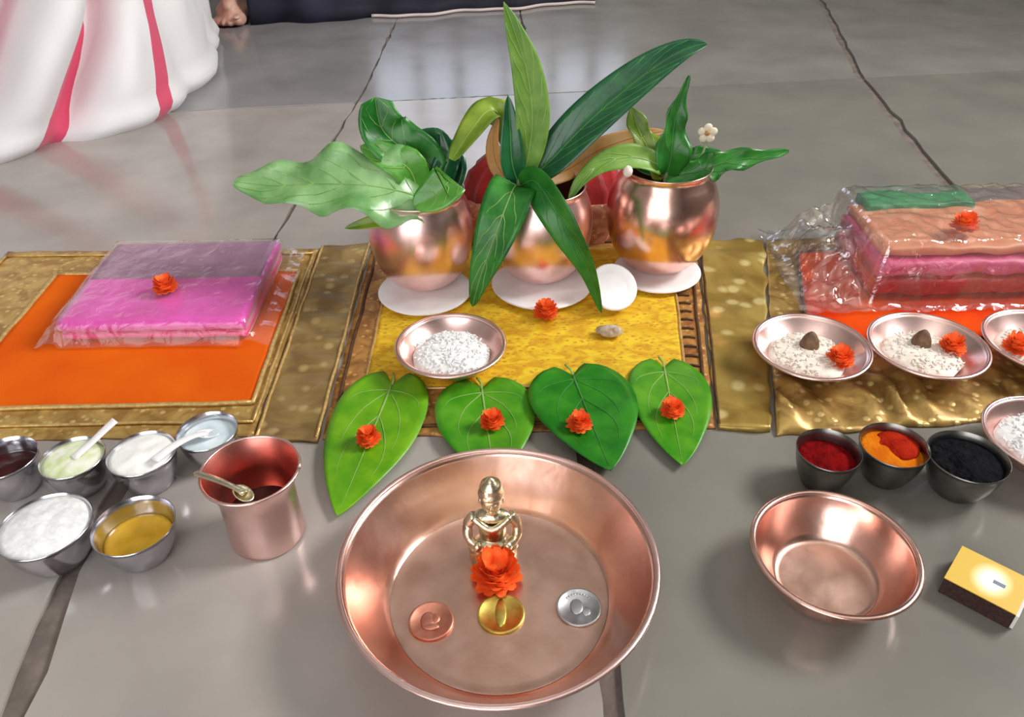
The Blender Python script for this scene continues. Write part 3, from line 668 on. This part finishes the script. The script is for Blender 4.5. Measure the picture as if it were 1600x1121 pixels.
rice_heap((-0.0520, 0.5555, 0.0130), 0.0335, 0.0100, RICE, 'white rice heaped in the bowl on the yellow mat', 3, n=260)

def plate(x, y, lab, i):
    t = thing('copper_bowl', lab, 'bowl', (x, y, 0.0042), group='shallow copper bowls on the right mat')
    bowl_body(t, 0.0210, 0.0468, 0.022, COPPER_IN, COPPER_PINK, COPPER_PINK, fl=1.2, curve=0.25); return t
BP = [(0.2515, 0.5430), (0.3485, 0.5420), (0.4475, 0.5440)]
for (x, y), s in zip(BP, ('first copper bowl of the row, nearest the gold band', 'middle copper bowl of the row before the red packet', 'copper bowl cut by the right edge, last of the row')):
    plate(x, y, s, 0)
for i, ((x, y), s) in enumerate(zip(BP, ('first', 'middle', 'last'))):
    rice_heap((x-0.0018, y-0.0003, 0.0160), 0.0320, 0.0055, RICEP, 'cream rice filling the %s bowl of the row' % s, 11+i, n=200, sz=0.9)
def nut(loc, s):
    o = MB().lathe([(0, 0), (0.0075, 0.0004), (0.0085, 0.003), (0.0072, 0.0075), (0.0045, 0.0125), (0.0018, 0.0155), (0, 0.016)], 20, wob=lambda t_, z: 0.05*math.sin(4*t_)).build('betel_nut', NUT, loc=loc)
    return tag(o, s, 'nut', 'betel nuts in the copper bowls')
nut((0.2530, 0.5510, 0.0185), 'brown cone shaped betel nut in the first copper bowl')
nut((0.3480, 0.5510, 0.0185), 'brown cone shaped betel nut in the middle copper bowl')
for i, (p, s) in enumerate((((0.2715, 0.5295, 0.0175), 'orange red flower in the first bowl of the row'), ((0.3700, 0.5430, 0.0180), 'orange red flower in the middle bowl of the row'), ((0.4245, 0.5420, 0.0185), 'orange red flower in the bowl at the right edge'))):
    flower(p, 0.0118, s, 41+i, 'flowers in the copper bowls')
t4 = thing('copper_bowl', 'pale copper bowl at the right edge above the black powder cup', 'bowl', (0.3880, 0.4270, 0.0))
bowl_body(t4, 0.0200, 0.0440, 0.026, COPPER_IN, COPPER_PINK, COPPER_PINK, curve=0.3)
rice_heap((0.3880, 0.4270, 0.0165), 0.0330, 0.0095, RICE, 'white rice in the bowl above the black powder cup', 19, n=200)

sh = MB().ell((0, 0, 0.0045), (0.0115, 0.0075, 0.0050), 16, 10).ell((0.006, -0.003, 0.006), (0.0055, 0.0045, 0.0045), 12, 8).ell((-0.007, 0.002, 0.004), (0.006, 0.005, 0.004), 12, 8).build('small_shell', SHELL, loc=(0.0890, 0.5960, 0.0036))
tag(sh, 'small grey brown shell lying on the yellow mat', 'shell')

# ------------------------------------------------------------------ things in the big basin
bx, by = -0.0145, 0.3490
ido = thing('brass_figurine', 'small brass figurine standing at the back of the big basin', 'figurine', (bx, by, ZB)); ido.scale = (1.12, 1.1, 1.1)
MB().lathe([(0, 0), (0.0135, 0), (0.0140, 0.002), (0.0115, 0.004), (0.0120, 0.006), (0.0095, 0.0075), (0, 0.0075)], 28).build('pedestal', BRASS, ido)
b = MB()   # body with crossed legs, one mesh
b.ell((0, -0.002, 0.0115), (0.0125, 0.0085, 0.0048), 18, 10)
b.ell((-0.0085, -0.0045, 0.0118), (0.0065, 0.0042, 0.0038), 12, 8); b.ell((0.0085, -0.0045, 0.0118), (0.0065, 0.0042, 0.0038), 12, 8)
b.ell((0, 0, 0.0215), (0.0082, 0.0062, 0.0125), 18, 12); b.ell((0, 0, 0.0325), (0.0108, 0.0058, 0.0046), 18, 10)
b.tube([(0, 0, 0.034), (0, -0.0004, 0.041)], [0.0040, 0.0036], 12)
o = b.build('body', BRASS, ido); rm = o.modifiers.new('r', 'REMESH'); rm.mode = 'VOXEL'; rm.voxel_size = 0.0007; rm.use_smooth_shade = True
for s in (-1, 1):
    a = MB().tube(sm([(s*0.0098, 0, 0.0328), (s*0.0138, -0.001, 0.0265), (s*0.0135, -0.005, 0.0195), (s*0.0090, -0.0085, 0.0165)], 5), [0.0034]*5+[0.0030]*5+[0.0026]*6, 10)
    a.ell((s*0.0086, -0.0092, 0.0165), (0.0030, 0.0030, 0.0030), 10, 7).build('arm', BRASS, ido)
hd = MB().ell((0, -0.0008, 0.0455), (0.0062, 0.0060, 0.0072), 18, 12).ell((0, -0.0066, 0.0450), (0.0011, 0.0014, 0.0018), 8, 6)
for s in (-1, 1): hd.ell((s*0.0061, 0, 0.0452), (0.0012, 0.0016, 0.0024), 8, 6).ell((s*0.0023, -0.0060, 0.0468), (0.0009, 0.0006, 0.0006), 6, 5)
hd.ell((0, -0.0060, 0.0420), (0.0018, 0.0008, 0.0005), 8, 5); hd.build('head', BRASS, ido)
MB().lathe([(0.0062, 0.0490), (0.0072, 0.0500), (0.0074, 0.0515), (0.0064, 0.0525), (0.0064, 0.0560), (0.0056, 0.0585), (0.0030, 0.0600), (0.0020, 0.0620), (0, 0.0628)], 24).build('crown', BRASS, ido)
MB().tube([(0.010*math.cos(a), -0.0015-0.0058*math.sin(a)*0.8, 0.0335-0.006*abs(math.sin(a))) for a in [PI*i/12 for i in range(13)]], 0.0010, 7).build('necklace', BRASS, ido)
MB().tube(sm([(-0.0105, -0.003, 0.034), (0, -0.0075, 0.0285), (0.0105, -0.003, 0.034)]), 0.0022, 8).build('shawl', BRASS, ido)
flower((-0.0125, 0.3270, ZB), 0.0170, 'large orange red flower at the feet of the brass figurine', 55, split=True)
def coin(loc, R, mat, label, kind):
    t = thing('coin', label, 'coin', loc, group='coins in the big basin'); h = 0.0016
    MB().lathe([(0, 0), (R*0.98, 0), (R, 0.0003), (R, h*0.8), (R*0.98, h), (R*0.9, h), (R*0.87, h-0.0004), (0, h-0.0004)], 40).build('disc', mat, t)
    b = MB(); z = h-0.0003
    if kind == 0:
        for (x, y, r, q) in ((-0.15, 0.0, .32, .45), (0.2, .1, .2, .28), (0.0, -.3, .4, .2)): b.ell((R*x, R*y, z), (R*r, R*q, 0.0006), 12, 6)
    elif kind == 1:
        b.ell((0, 0, z), (R*.24, R*.72, 0.0006), 14, 6)
    else:
        b.ell((-R*.1, 0, z), (R*.3, R*.42, 0.0005), 12, 6); b.ell((R*.3, R*-.25, z), (R*.2, R*.25, 0.0004), 12, 6)
        for i in range(9): a = PI*0.25+PI*0.5*i/8; b.ell((R*.68*math.cos(a), R*.68*math.sin(a), z), (R*.06, R*.06, .0004), 6, 4)
    b.build('relief', mat, t); return t
coin((-0.0520, 0.2965, ZB), 0.0138, COIN_C, 'copper coloured coin at left in the big basin', 0)
coin((-0.0095, 0.3010, ZB), 0.0146, COIN_G, 'yellow brass coin below the flower in the big basin', 1)
coin((0.0385, 0.3045, ZB), 0.0140, COIN_S, 'grey nickel coin at right in the big basin', 2)

# ------------------------------------------------------------------ steel cups
def cup(x, y, R, h, lab, mat=STEEL, group='small steel cups at left', rb=0.66):
    t = thing('steel_cup', lab, 'cup', (x, y, 0), group=group)
    o = [(0, 0), (R*rb*0.95, 0), (R*rb, 0.001)] + [(R*(rb+(0.97-rb)*math.sin(PI/2*i/9)**0.9), 0.001+(h-0.0015)*(i/9)) for i in range(1, 10)] + [(R, h-0.0003), (R*1.01, h+0.0004), (R*0.985, h+0.0008)]
    i_ = [(R*0.985, h+0.0008), (R*0.955, h-0.0004)] + [(max(R*(rb+(0.97-rb)*math.sin(PI/2*k/9)**0.9)-0.0011, 0), 0.002+(h-0.0015)*(k/9)) for k in range(8, -1, -1)] + [(0, 0.002)]
    MB().lathe(o, 48).build('body', mat, t); MB().lathe(i_, 48).build('inside', mat, t); return t
def fill(x, y, z, R, mat, name, lab, dome=0.002, seed=1, tilt=0):
    n = 40; prof = [(R, -0.0015), (R, 0)] + [(R*(1-i/8), dome*math.sin(PI/2*i/8)) for i in range(1, 9)]
    b = MB().lathe(prof, n)
    for v in b.V:
        if v.z >= 0: v.z += dome*0.5*nz(v.x*120, v.y*120, seed)*(1-(Vector((v.x, v.y)).length/R)**4) + tilt*v.x
    o = b.build(name, mat, loc=(x, y, z)); return tag(o, lab, name.replace('_', ' '), kind='stuff')
cup(-0.2660, 0.4220, 0.0238, 0.029, 'steel cup brimming with white curd beside the spoon cup'); fill(-0.2660, 0.4220, 0.0275, 0.0226, CURD, 'curd', 'smooth white curd filling the middle steel cup', 0.003, 2)
cup(-0.3150, 0.4200, 0.0222, 0.028, 'steel cup of greenish mixture with a spoon standing in it'); fill(-0.3150, 0.4200, 0.0258, 0.0209, HERB, 'herb_mix', 'pale green and white mixture in a steel cup', 0.002, 5)
cup(-0.2480, 0.3560, 0.0262, 0.027, 'wide steel cup with yellow ghee in front'); fill(-0.2480, 0.3560, 0.0145, 0.0215, GHEE, 'ghee', 'bright yellow ghee in the front steel cup', 0.001, 3)
cup(-0.3045, 0.3550, 0.0290, 0.029, 'large steel cup of white flour at the left edge, front row'); fill(-0.3045, 0.3550, 0.0278, 0.0275, RICE, 'flour', 'lumpy white flour heaped in the large left cup', 0.005, 7)
cup(-0.2270, 0.4470, 0.0222, 0.027, 'steel cup of bluish milk at the corner of the orange mat'); fill(-0.2270, 0.4470, 0.0215, 0.0200, BLUEW, 'milk', 'bluish white milk in the rear steel cup', 0.0005, 3)
cup(-0.3625, 0.4190, 0.0225, 0.030, 'steel cup with dark syrup cut by the left edge'); fill(-0.3625, 0.4190, 0.0195, 0.0200, HONEY, 'syrup', 'dark red syrup in the leftmost steel cup', 0.0003, 3)
def spoon(P, lab, mat, w=0.0032, bowlr=0.0085, rot=0):
    """P: path from the bowl tip to the handle end"""
    P = sm(P, 6); base = P[0]; t = thing('spoon', lab, 'spoon', base)
    n = len(P); MB().tube(P[3:], [w*(0.8+0.25*abs(i/(n-4)-0.25)/0.75) for i in range(n-3)], 10, flat=0.32).build('handle', mat, t, world=True)
    d = (P[3]-P[0]).normalized(); q = d.to_track_quat('X', 'Z').to_matrix()
    V = []; F = []; m_ = 18
    for lay in (0, 1):
        for i in range(6):
            for j in range(m_):
                a = 2*PI*j/m_; r = i/5
                V.append(base + d*bowlr*0.9 + q @ Vector((bowlr*1.25*r*math.cos(a), bowlr*0.85*r*math.sin(a), bowlr*0.42*(r*r-1) - lay*0.0006)))
    for lay in (0, 1):
        for i in range(5):
            for j in range(m_): a = lay*6*m_+i*m_+j; c = lay*6*m_+i*m_+(j+1) % m_; F.append((a, c, c+m_, a+m_))
    for j in range(m_): a = 5*m_+j; c = 5*m_+(j+1) % m_; F.append((a, c, c+6*m_, a+6*m_))
    mesh('spoon_bowl', V, F, mat, t, world=True); return t
spoon([(-0.3190, 0.4130, 0.0265), (-0.3080, 0.4280, 0.0300), (-0.2995, 0.4390, 0.0345), (-0.2920, 0.4480, 0.0385)], 'pale flat spoon sticking up out of the greenish mixture', WHITE, 0.0044, 0.006)
spoon([(-0.2230, 0.4520, 0.0225), (-0.2340, 0.4400, 0.0290), (-0.2430, 0.4260, 0.0325), (-0.2520, 0.4110, 0.0325)], 'pale spoon from the milk cup resting over the curd cup', WHITE, 0.0042, 0.0075)

# cups of coloured powder at right
for (x, y, R, s) in ((0.2215, 0.4110, 0.0222, 'dark red powder'), (0.2690, 0.4150, 0.0236, 'orange powder'), (0.3150, 0.4020, 0.0268, 'black powder')):
    cup(x, y, R, 0.031, 'steel cup of %s in the right row' % s, STEELD, 'powder cups at right', rb=0.60)
fill(0.2215, 0.4110, 0.0225, 0.0200, KUMKUM, 'red_powder', 'dark red powder in the first right cup', 0.003, 4)
fill(0.2690, 0.4150, 0.0250, 0.0216, TURM, 'orange_powder', 'orange yellow powder in the second right cup', 0.002, 9, tilt=-0.10)
fill(0.2745, 0.4205, 0.0260, 0.0152, TURMR, 'red_orange_powder', 'reddish powder heaped at the back of the orange cup', 0.0035, 6)
fill(0.3150, 0.4020, 0.0262, 0.0246, BLACKP, 'black_powder', 'lumpy black powder in the third right cup', 0.0035, 8)

# ------------------------------------------------------------------ copper tumbler with spoon
tu = thing('copper_tumbler', 'pink copper tumbler with brass spoon lying across its rim', 'tumbler', (-0.1690, 0.3715, 0))
R, h = 0.0300, 0.060
o = [(0, 0), (0.0235, 0), (0.0250, 0.0015), (0.0252, 0.004), (0.0246, 0.020), (0.0246, 0.040), (0.0258, 0.048), (0.0285, 0.0545), (0.0308, 0.0590), (0.0314, 0.0604), (0.0306, 0.0610)]
i_ = [(0.0306, 0.0610), (0.0296, 0.0596), (0.0272, 0.054), (0.0245, 0.047), (0.0234, 0.040), (0.0234, 0.004), (0, 0.003)]
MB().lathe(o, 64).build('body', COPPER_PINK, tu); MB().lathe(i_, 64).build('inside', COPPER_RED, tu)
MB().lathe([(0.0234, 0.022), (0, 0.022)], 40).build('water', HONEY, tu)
rv = MB(); rv.tube([(0.0312*math.cos(2*PI*i/48), 0.0312*math.sin(2*PI*i/48), 0.0604) for i in range(49)], 0.0011, 8).build('rim', COPPER_PINK, tu)
spoon([(-0.1630, 0.3470, 0.0600), (-0.1720, 0.3520, 0.0632), (-0.1850, 0.3585, 0.0640), (-0.2010, 0.3655, 0.0640)], 'brass ritual spoon lying across the rim of the copper tumbler', BRASS, 0.0034, 0.0060)

# ------------------------------------------------------------------ matchbox
mb = thing('matchbox', 'yellow matchbox with dark striker side at the right edge', 'matchbox', (0.2905, 0.3120, 0), math.atan2(-0.0241, 0.0262))
l, w_, h = 0.042, 0.033, 0.0135
def mprint():
    m = bpy.data.materials.new('matchbox_print'); m.use_nodes = True; nt = m.node_tree; b = nt.nodes['Principled BSDF']; L = nt.links.new
    b.inputs['Roughness'].default_value = 0.45
    tc = nd(nt, 'ShaderNodeTexCoord'); mp = nd(nt, 'ShaderNodeMapping'); mp.inputs['Location'].default_value = (-0.15, 0, 0); mp.inputs['Scale'].default_value = (75, 62, 0)
    L(tc.outputs['Object'], mp.inputs['Vector']); ln = nd(nt, 'ShaderNodeVectorMath'); ln.operation = 'LENGTH'; L(mp.outputs[0], ln.inputs[0])
    r = nd(nt, 'ShaderNodeValToRGB'); e = r.color_ramp.elements; e[0].position = 0.42; e[0].color = srgb(246,242,236); e[1].position = 0.95; e[1].color = srgb(226,186,64)
    x = r.color_ramp.elements.new(0.7); x.color = srgb(240,226,150)
    L(ln.outputs['Value'], r.inputs['Fac']); L(r.outputs[0], b.inputs['Base Color']); return m
MB().box((-l/2+0.0008, -w_/2, 0.0004), (l/2-0.0004, w_/2, h)).build('sleeve', STRIKER, mb, smooth=False)
MB().box((-l/2+0.0006, -w_/2-0.0002, h), (l/2-0.0004, w_/2+0.0002, h+0.0006)).build('top_label', mprint(), mb, smooth=False)
MB().box((-l/2+0.002, -w_/2+0.0008, 0.001), (l/2+0.0014, w_/2-0.0008, h-0.0012)).build('tray', CARD, mb, smooth=False)
MB().box((0.0030, -0.0012, h+0.0006), (0.0098, 0.0016, h+0.00075)).build('mark', M('mark_ink', srgb(120,134,150), rough=0.6), mb, smooth=False)

# ------------------------------------------------------------------ wrapped cloth packets
def rbox(a, b_, r=0.003, n=14, amp=0.0008, seed=0):
    """soft folded cloth slab"""
    x0, y0, z0 = a; x1, y1, z1 = b_; V = []; F = []
    cx, cy, cz = (x0+x1)/2, (y0+y1)/2, (z0+z1)/2; hx, hy, hz = (x1-x0)/2, (y1-y0)/2, (z1-z0)/2
    NX, NA = 24, 28
    for i in range(NX+1):
        x = -1+2*i/NX
        for j in range(NA):
            t = 2*PI*j/NA; c, s = math.cos(t), math.sin(t); e = 0.28
            yy = math.copysign(abs(c)**e, c)*hy; zz = math.copysign(abs(s)**0.6, s)*hz
            k_ = 1 - 0.012*abs(x)**8
            px, py, pz = cx+x*hx, cy+yy*k_, cz+zz*(1-0.04*abs(x)**8)
            q = amp*nz(px*40, py*40, pz*60+seed); V.append((px+q, py+q*1.5, pz+max(-abs(q), q) if zz < 0 else pz+q))
    for i in range(NX):
        for j in range(NA): F.append((i*NA+j, i*NA+(j+1) % NA, (i+1)*NA+(j+1) % NA, (i+1)*NA+j))
    F += [tuple(range(NA))[::-1], tuple(NX*NA+j for j in range(NA))]
    return V, F
def film_sheet(name, x0, x1, y0, y1, hfun, mat, parent, nx=70, ny=56):
    V = []; F = []
    for j in range(ny+1):
        for i in range(nx+1):
            x = x0+(x1-x0)*i/nx; y = y0+(y1-y0)*j/ny; V.append((*hfun(x, y, i/nx, j/ny),))
    for j in range(ny):
        for i in range(nx): a = j*(nx+1)+i; F.append((a, a+1, a+nx+2, a+nx+1))
    return mesh(name, V, F, mat, parent, world=True)
pk = thing('wrapped_cloth', 'magenta folded cloth in clear plastic on the orange mat', 'packet', (-0.322, 0.672, ZM-0.001))
px0, px1, py0, py1 = -0.408, -0.240, 0.598, 0.745
for z0, z1, m, d, nm in ((ZM, 0.014, HOTPINK, 0.0, 'lower_fold'), (0.0125, 0.0275, MAGENTA, -0.0015, 'upper_fold')):
    V, F = rbox((px0, py0+d, z0), (px1, py1, z1)); mesh(nm, V, F, m, pk, world=True)
V, F = rbox((px0+0.002, 0.668, 0.0225), (px1-0.002, py1-0.001, 0.0282)); mesh('rear_sheen', V, F, SHEEN_MAUVE, pk, world=True)  # rear slab paints the wrap's sheen as mauve over the magenta fold
def hL(x, y, u, v):
    ex = max(px0-x, x-px1, 0); ey = max(py0-y, y-py1, 0); d = math.hypot(ex, ey)
    top = 0.0292 + 0.0009*nz(x, y, 0, 60)
    side = 0.011 if ex > 0 else 0.006
    h_ = top*(1-ss(0.001, 0.010, d)) + side*ss(0.001, 0.010, d)*(1-ss(0.012, 0.026, d)*0.5) + 0.0025*ss(0.002, .015, d)*nz(x, y, 2, 70)
    return x+0.002*nz(y, x, 5, 30), y+0.002*nz(x, y, 8, 30), max(h_, 0.0055)
film_sheet('plastic_wrap', px0-0.022, px1+0.022, py0-0.011, py1+0.012, hL, FILM, pk)
flower((-0.3225, 0.6435, 0.0300), 0.0122, 'orange red flower on the magenta packet', 61)

pr = thing('wrapped_cloth', 'red and pink folded cloth in crinkled plastic at the right edge', 'packet', (0.45, 0.69, ZM-0.001))
for a, b_, m, nm in (((0.344, 0.645, 0.0056), (0.575, 0.755, 0.027), SILKRED, 'lower_fold'), ((0.346, 0.648, 0.025), (0.572, 0.757, 0.044), SILKPINK, 'middle_fold'), ((0.350, 0.657, 0.042), (0.570, 0.757, 0.055), SILKPEACH, 'upper_fold'), ((0.362, 0.736, 0.048), (0.470, 0.768, 0.0605), SILKGREEN, 'green_border')):
    V, F = rbox(a, b_, amp=0.0022, seed=a[2]*100); mesh(nm, V, F, m, pr, world=True)
def hR(x, y, u, v):
    def ridge(p): return 1-abs(p)*2
    ex = max(0.344-x, x-0.575, 0)
    front = 0.060*ss(0.628, 0.645, y); back = 1-ss(0.762, 0.785, y)
    body = (0.0062+front)*(1-ss(0, 0.018, ex))*back
    fl_ = (0.034+0.022*nz(x, y, 9, 26))*(1-ss(0.03, 0.066, ex))*ss(0.625, 0.70, y)*back
    wr = 0.0045*ridge(nz(x*1.2+y*0.5, y*0.8, 1, 42)) + 0.0030*ridge(nz(x, y, 4, 85))
    h_ = max(body + wr*0.5*(body > 0.02), fl_*ss(0, 0.006, ex) + wr*1.3)
    return x+0.003*nz(y, x, 5, 40), y+0.003*nz(x, y, 8, 40), max(h_, 0.0056)
film_sheet('plastic_wrap', 0.272, 0.60, 0.622, 0.790, hR, FILM2, pr, 110, 70)
flower((0.4310, 0.6800, 0.0600), 0.0128, 'orange red flower on the crinkled red packet', 62)

# ------------------------------------------------------------------ white striped cloth at the back left
def sack():
    c = Vector((-0.90, 1.45, 0)); n, k_ = 300, 60; V = []; F = []; UV = []
    foot = [(-90, 0.50), (-72, 0.49), (-58, 0.465), (-48, 0.462), (-40, 0.465), (-30, 0.442), (-20, 0.415), (0, 0.385), (20, 0.37), (60, 0.40), (120, 0.42), (180, 0.45), (225, 0.48), (270, 0.50)]
    def fr(a):
        for (a0, r0), (a1, r1) in zip(foot, foot[1:]):
            if a0 <= a <= a1: t = (a-a0)/(a1-a0); t = t*t*(3-2*t); return r0+(r1-r0)*t
        return 0.5
    for j in range(k_+1):
        v = j/k_; t = v*PI/2
        rr = (math.cos(t)**0.55)*(1+0.03*math.sin(PI*min(1, v*2.2))); z = 0.40*math.sin(t)**1.05
        for i in range(n):
            a = -90+360*i/n; R_ = fr(a)*rr; ar = math.radians(a)
            d = 0
            # soft diagonal folds
            for (a0, sl_, dep, wd) in ((-54, 62, 0.10, 4.0), (-72, 60, 0.12, 4.2), (-63, 60, -0.02, 6), (-100, 40, 0.04, 7), (-20, -30, 0.02, 8), (10, 20, 0.03, 9), (60, 20, 0.03, 9), (255, 30, 0.04, 8)):
                da = (a-(a0+sl_*v)+180) % 360-180; d -= dep*math.exp(-(da/wd)**2)*math.sin(PI*min(1, 0.12+v*1.1))
            d += 0.010*nz(ar*3, v*4, 2) + 0.004*nz(ar*9, v*9, 6)
            if v < 0.06: d += 0.012*math.sin(PI*v/0.06)
            R_ += d*(1-v*0.5); V.append((c.x+R_*math.cos(ar), c.y+R_*math.sin(ar), max(0, z+0.3*d*v))); UV.append((i/n, v))
    for j in range(k_):
        for i in range(n): F.append((j*n+i, j*n+(i+1) % n, (j+1)*n+(i+1) % n, (j+1)*n+i))
    F.append(tuple(k_*n+i for i in range(n)))
    m = bpy.data.materials.new('white_striped_cotton'); m.use_nodes = True; nt = m.node_tree; b = nt.nodes['Principled BSDF']; L = nt.links.new
    b.inputs['Roughness'].default_value = 0.85; b.inputs['Sheen Weight'].default_value = 0.2
    uv = nd(nt, 'ShaderNodeUVMap'); tc = nd(nt, 'ShaderNodeTexCoord'); sx = nd(nt, 'ShaderNodeSeparateXYZ'); L(uv.outputs[0], sx.inputs[0])
    nn = nd(nt, 'ShaderNodeTexNoise'); nn.inputs['Scale'].default_value = 5; L(tc.outputs['Object'], nn.inputs['Vector'])
    acc = None
    for (u0, wd, slope) in ((56/360, 0.0058, 0.10), (35/360, 0.0065, 0.165), (16.5/360, 0.0042, 0.167), (128/360, 0.008, 0), (200/360, 0.008, 0), (280/360, 0.008, 0)):
        p = nd(nt, 'ShaderNodeMath'); p.operation = 'MULTIPLY_ADD'; p.inputs[1].default_value = -slope; L(sx.outputs['Y'], p.inputs[0]); L(sx.outputs['X'], p.inputs[2])
        q = nd(nt, 'ShaderNodeMath'); q.operation = 'MULTIPLY_ADD'; q.inputs[1].default_value = 0.008; L(nn.outputs['Fac'], q.inputs[0]); L(p.outputs[0], q.inputs[2])
        s = nd(nt, 'ShaderNodeMath'); s.operation = 'COMPARE'; s.inputs[1].default_value = u0+0.004; s.inputs[2].default_value = wd; L(q.outputs[0], s.inputs[0])
        if acc is None: acc = s
        else:
            mx = nd(nt, 'ShaderNodeMath'); mx.operation = 'MAXIMUM'; L(acc.outputs[0], mx.inputs[0]); L(s.outputs[0], mx.inputs[1]); acc = mx
    mix = nd(nt, 'ShaderNodeMix'); mix.data_type = 'RGBA'; mix.inputs[6].default_value = srgb(220,218,219); mix.inputs[7].default_value = srgb(206,72,104)
    L(acc.outputs[0], mix.inputs[0]); L(mix.outputs[2], b.inputs['Base Color'])
    o = mesh('striped_cloth', V, F, m, loc=c, world=True, uv=UV)
    tag(o, 'big heap of white cloth with red stripes on the floor at top left', 'cloth')
sack()

# ------------------------------------------------------------------ seated person at the back, only a foot and dark clothing in view
pe = thing('person', 'seated person in dark clothing at the top edge, bare foot showing', 'person', (-0.565, 1.80, 0))
b = MB(); fx, fy = -0.566, 1.745
b.ell((fx, fy+0.10, 0.034), (0.031, 0.12, 0.033), 18, 12); b.ell((fx, fy+0.035, 0.022), (0.036, 0.055, 0.021), 18, 10)
for i, (dx, r, l_) in enumerate(((0.022, 0.0125, 0.030), (0.006, 0.0095, 0.032), (-0.008, 0.0088, 0.029), (-0.020, 0.0082, 0.024), (-0.030, 0.0075, 0.018))):
    b.ell((fx+dx, fy-0.008, r*1.05), (r, l_, r), 12, 9)
b.tube([(fx, fy+0.17, 0.04), (fx, fy+0.22, 0.10), (fx+0.01, fy+0.26, 0.24)], [0.034, 0.038, 0.05], 16)
o = b.build('foot', SKIN, pe, world=True); rm = o.modifiers.new('r', 'REMESH'); rm.mode = 'VOXEL'; rm.voxel_size = 0.004; rm.use_smooth_shade = True
MB().ell((fx+0.022, fy-0.032, 0.021), (0.0075, 0.008, 0.003), 10, 6).build('toenail', NAIL, o, world=True)
def skirt():
    n, k_ = 90, 24; V = []; F = []; top = []
    for j in range(k_+1):
        v = j/k_
        for i in range(n):
            u = i/(n-1); x = -0.525+0.72*u; y = 1.735+0.09*u+0.05*u*u + 0.008*math.sin(u*23) - 0.004*math.sin(u*51)
            h_ = (0.05+0.22*(1-ss(0.10, 0.25, u)))*math.sin(PI/2*v); yy = y+0.40*(1-math.cos(PI/2*v)) + 0.012*math.sin(u*40+v*2)*math.sin(PI*v)
            V.append((x, yy, h_ + 0.020*ss(0, 0.06, v)*(1-u*0.5)))
    for j in range(k_):
        for i in range(n-1): F.append((j*n+i, j*n+i+1, (j+1)*n+i+1, (j+1)*n+i))
    o = mesh('skirt', V, F, DARKCL, pe, world=True); s = o.modifiers.new('t', 'SOLIDIFY'); s.thickness = 0.004; s.offset = -1
    MB().tube([Vector(V[i])+Vector((0, -0.003, 0.004)) for i in range(30, n)], 0.0034, 6).build('hem', PALEHEM, pe, world=True)
skirt()
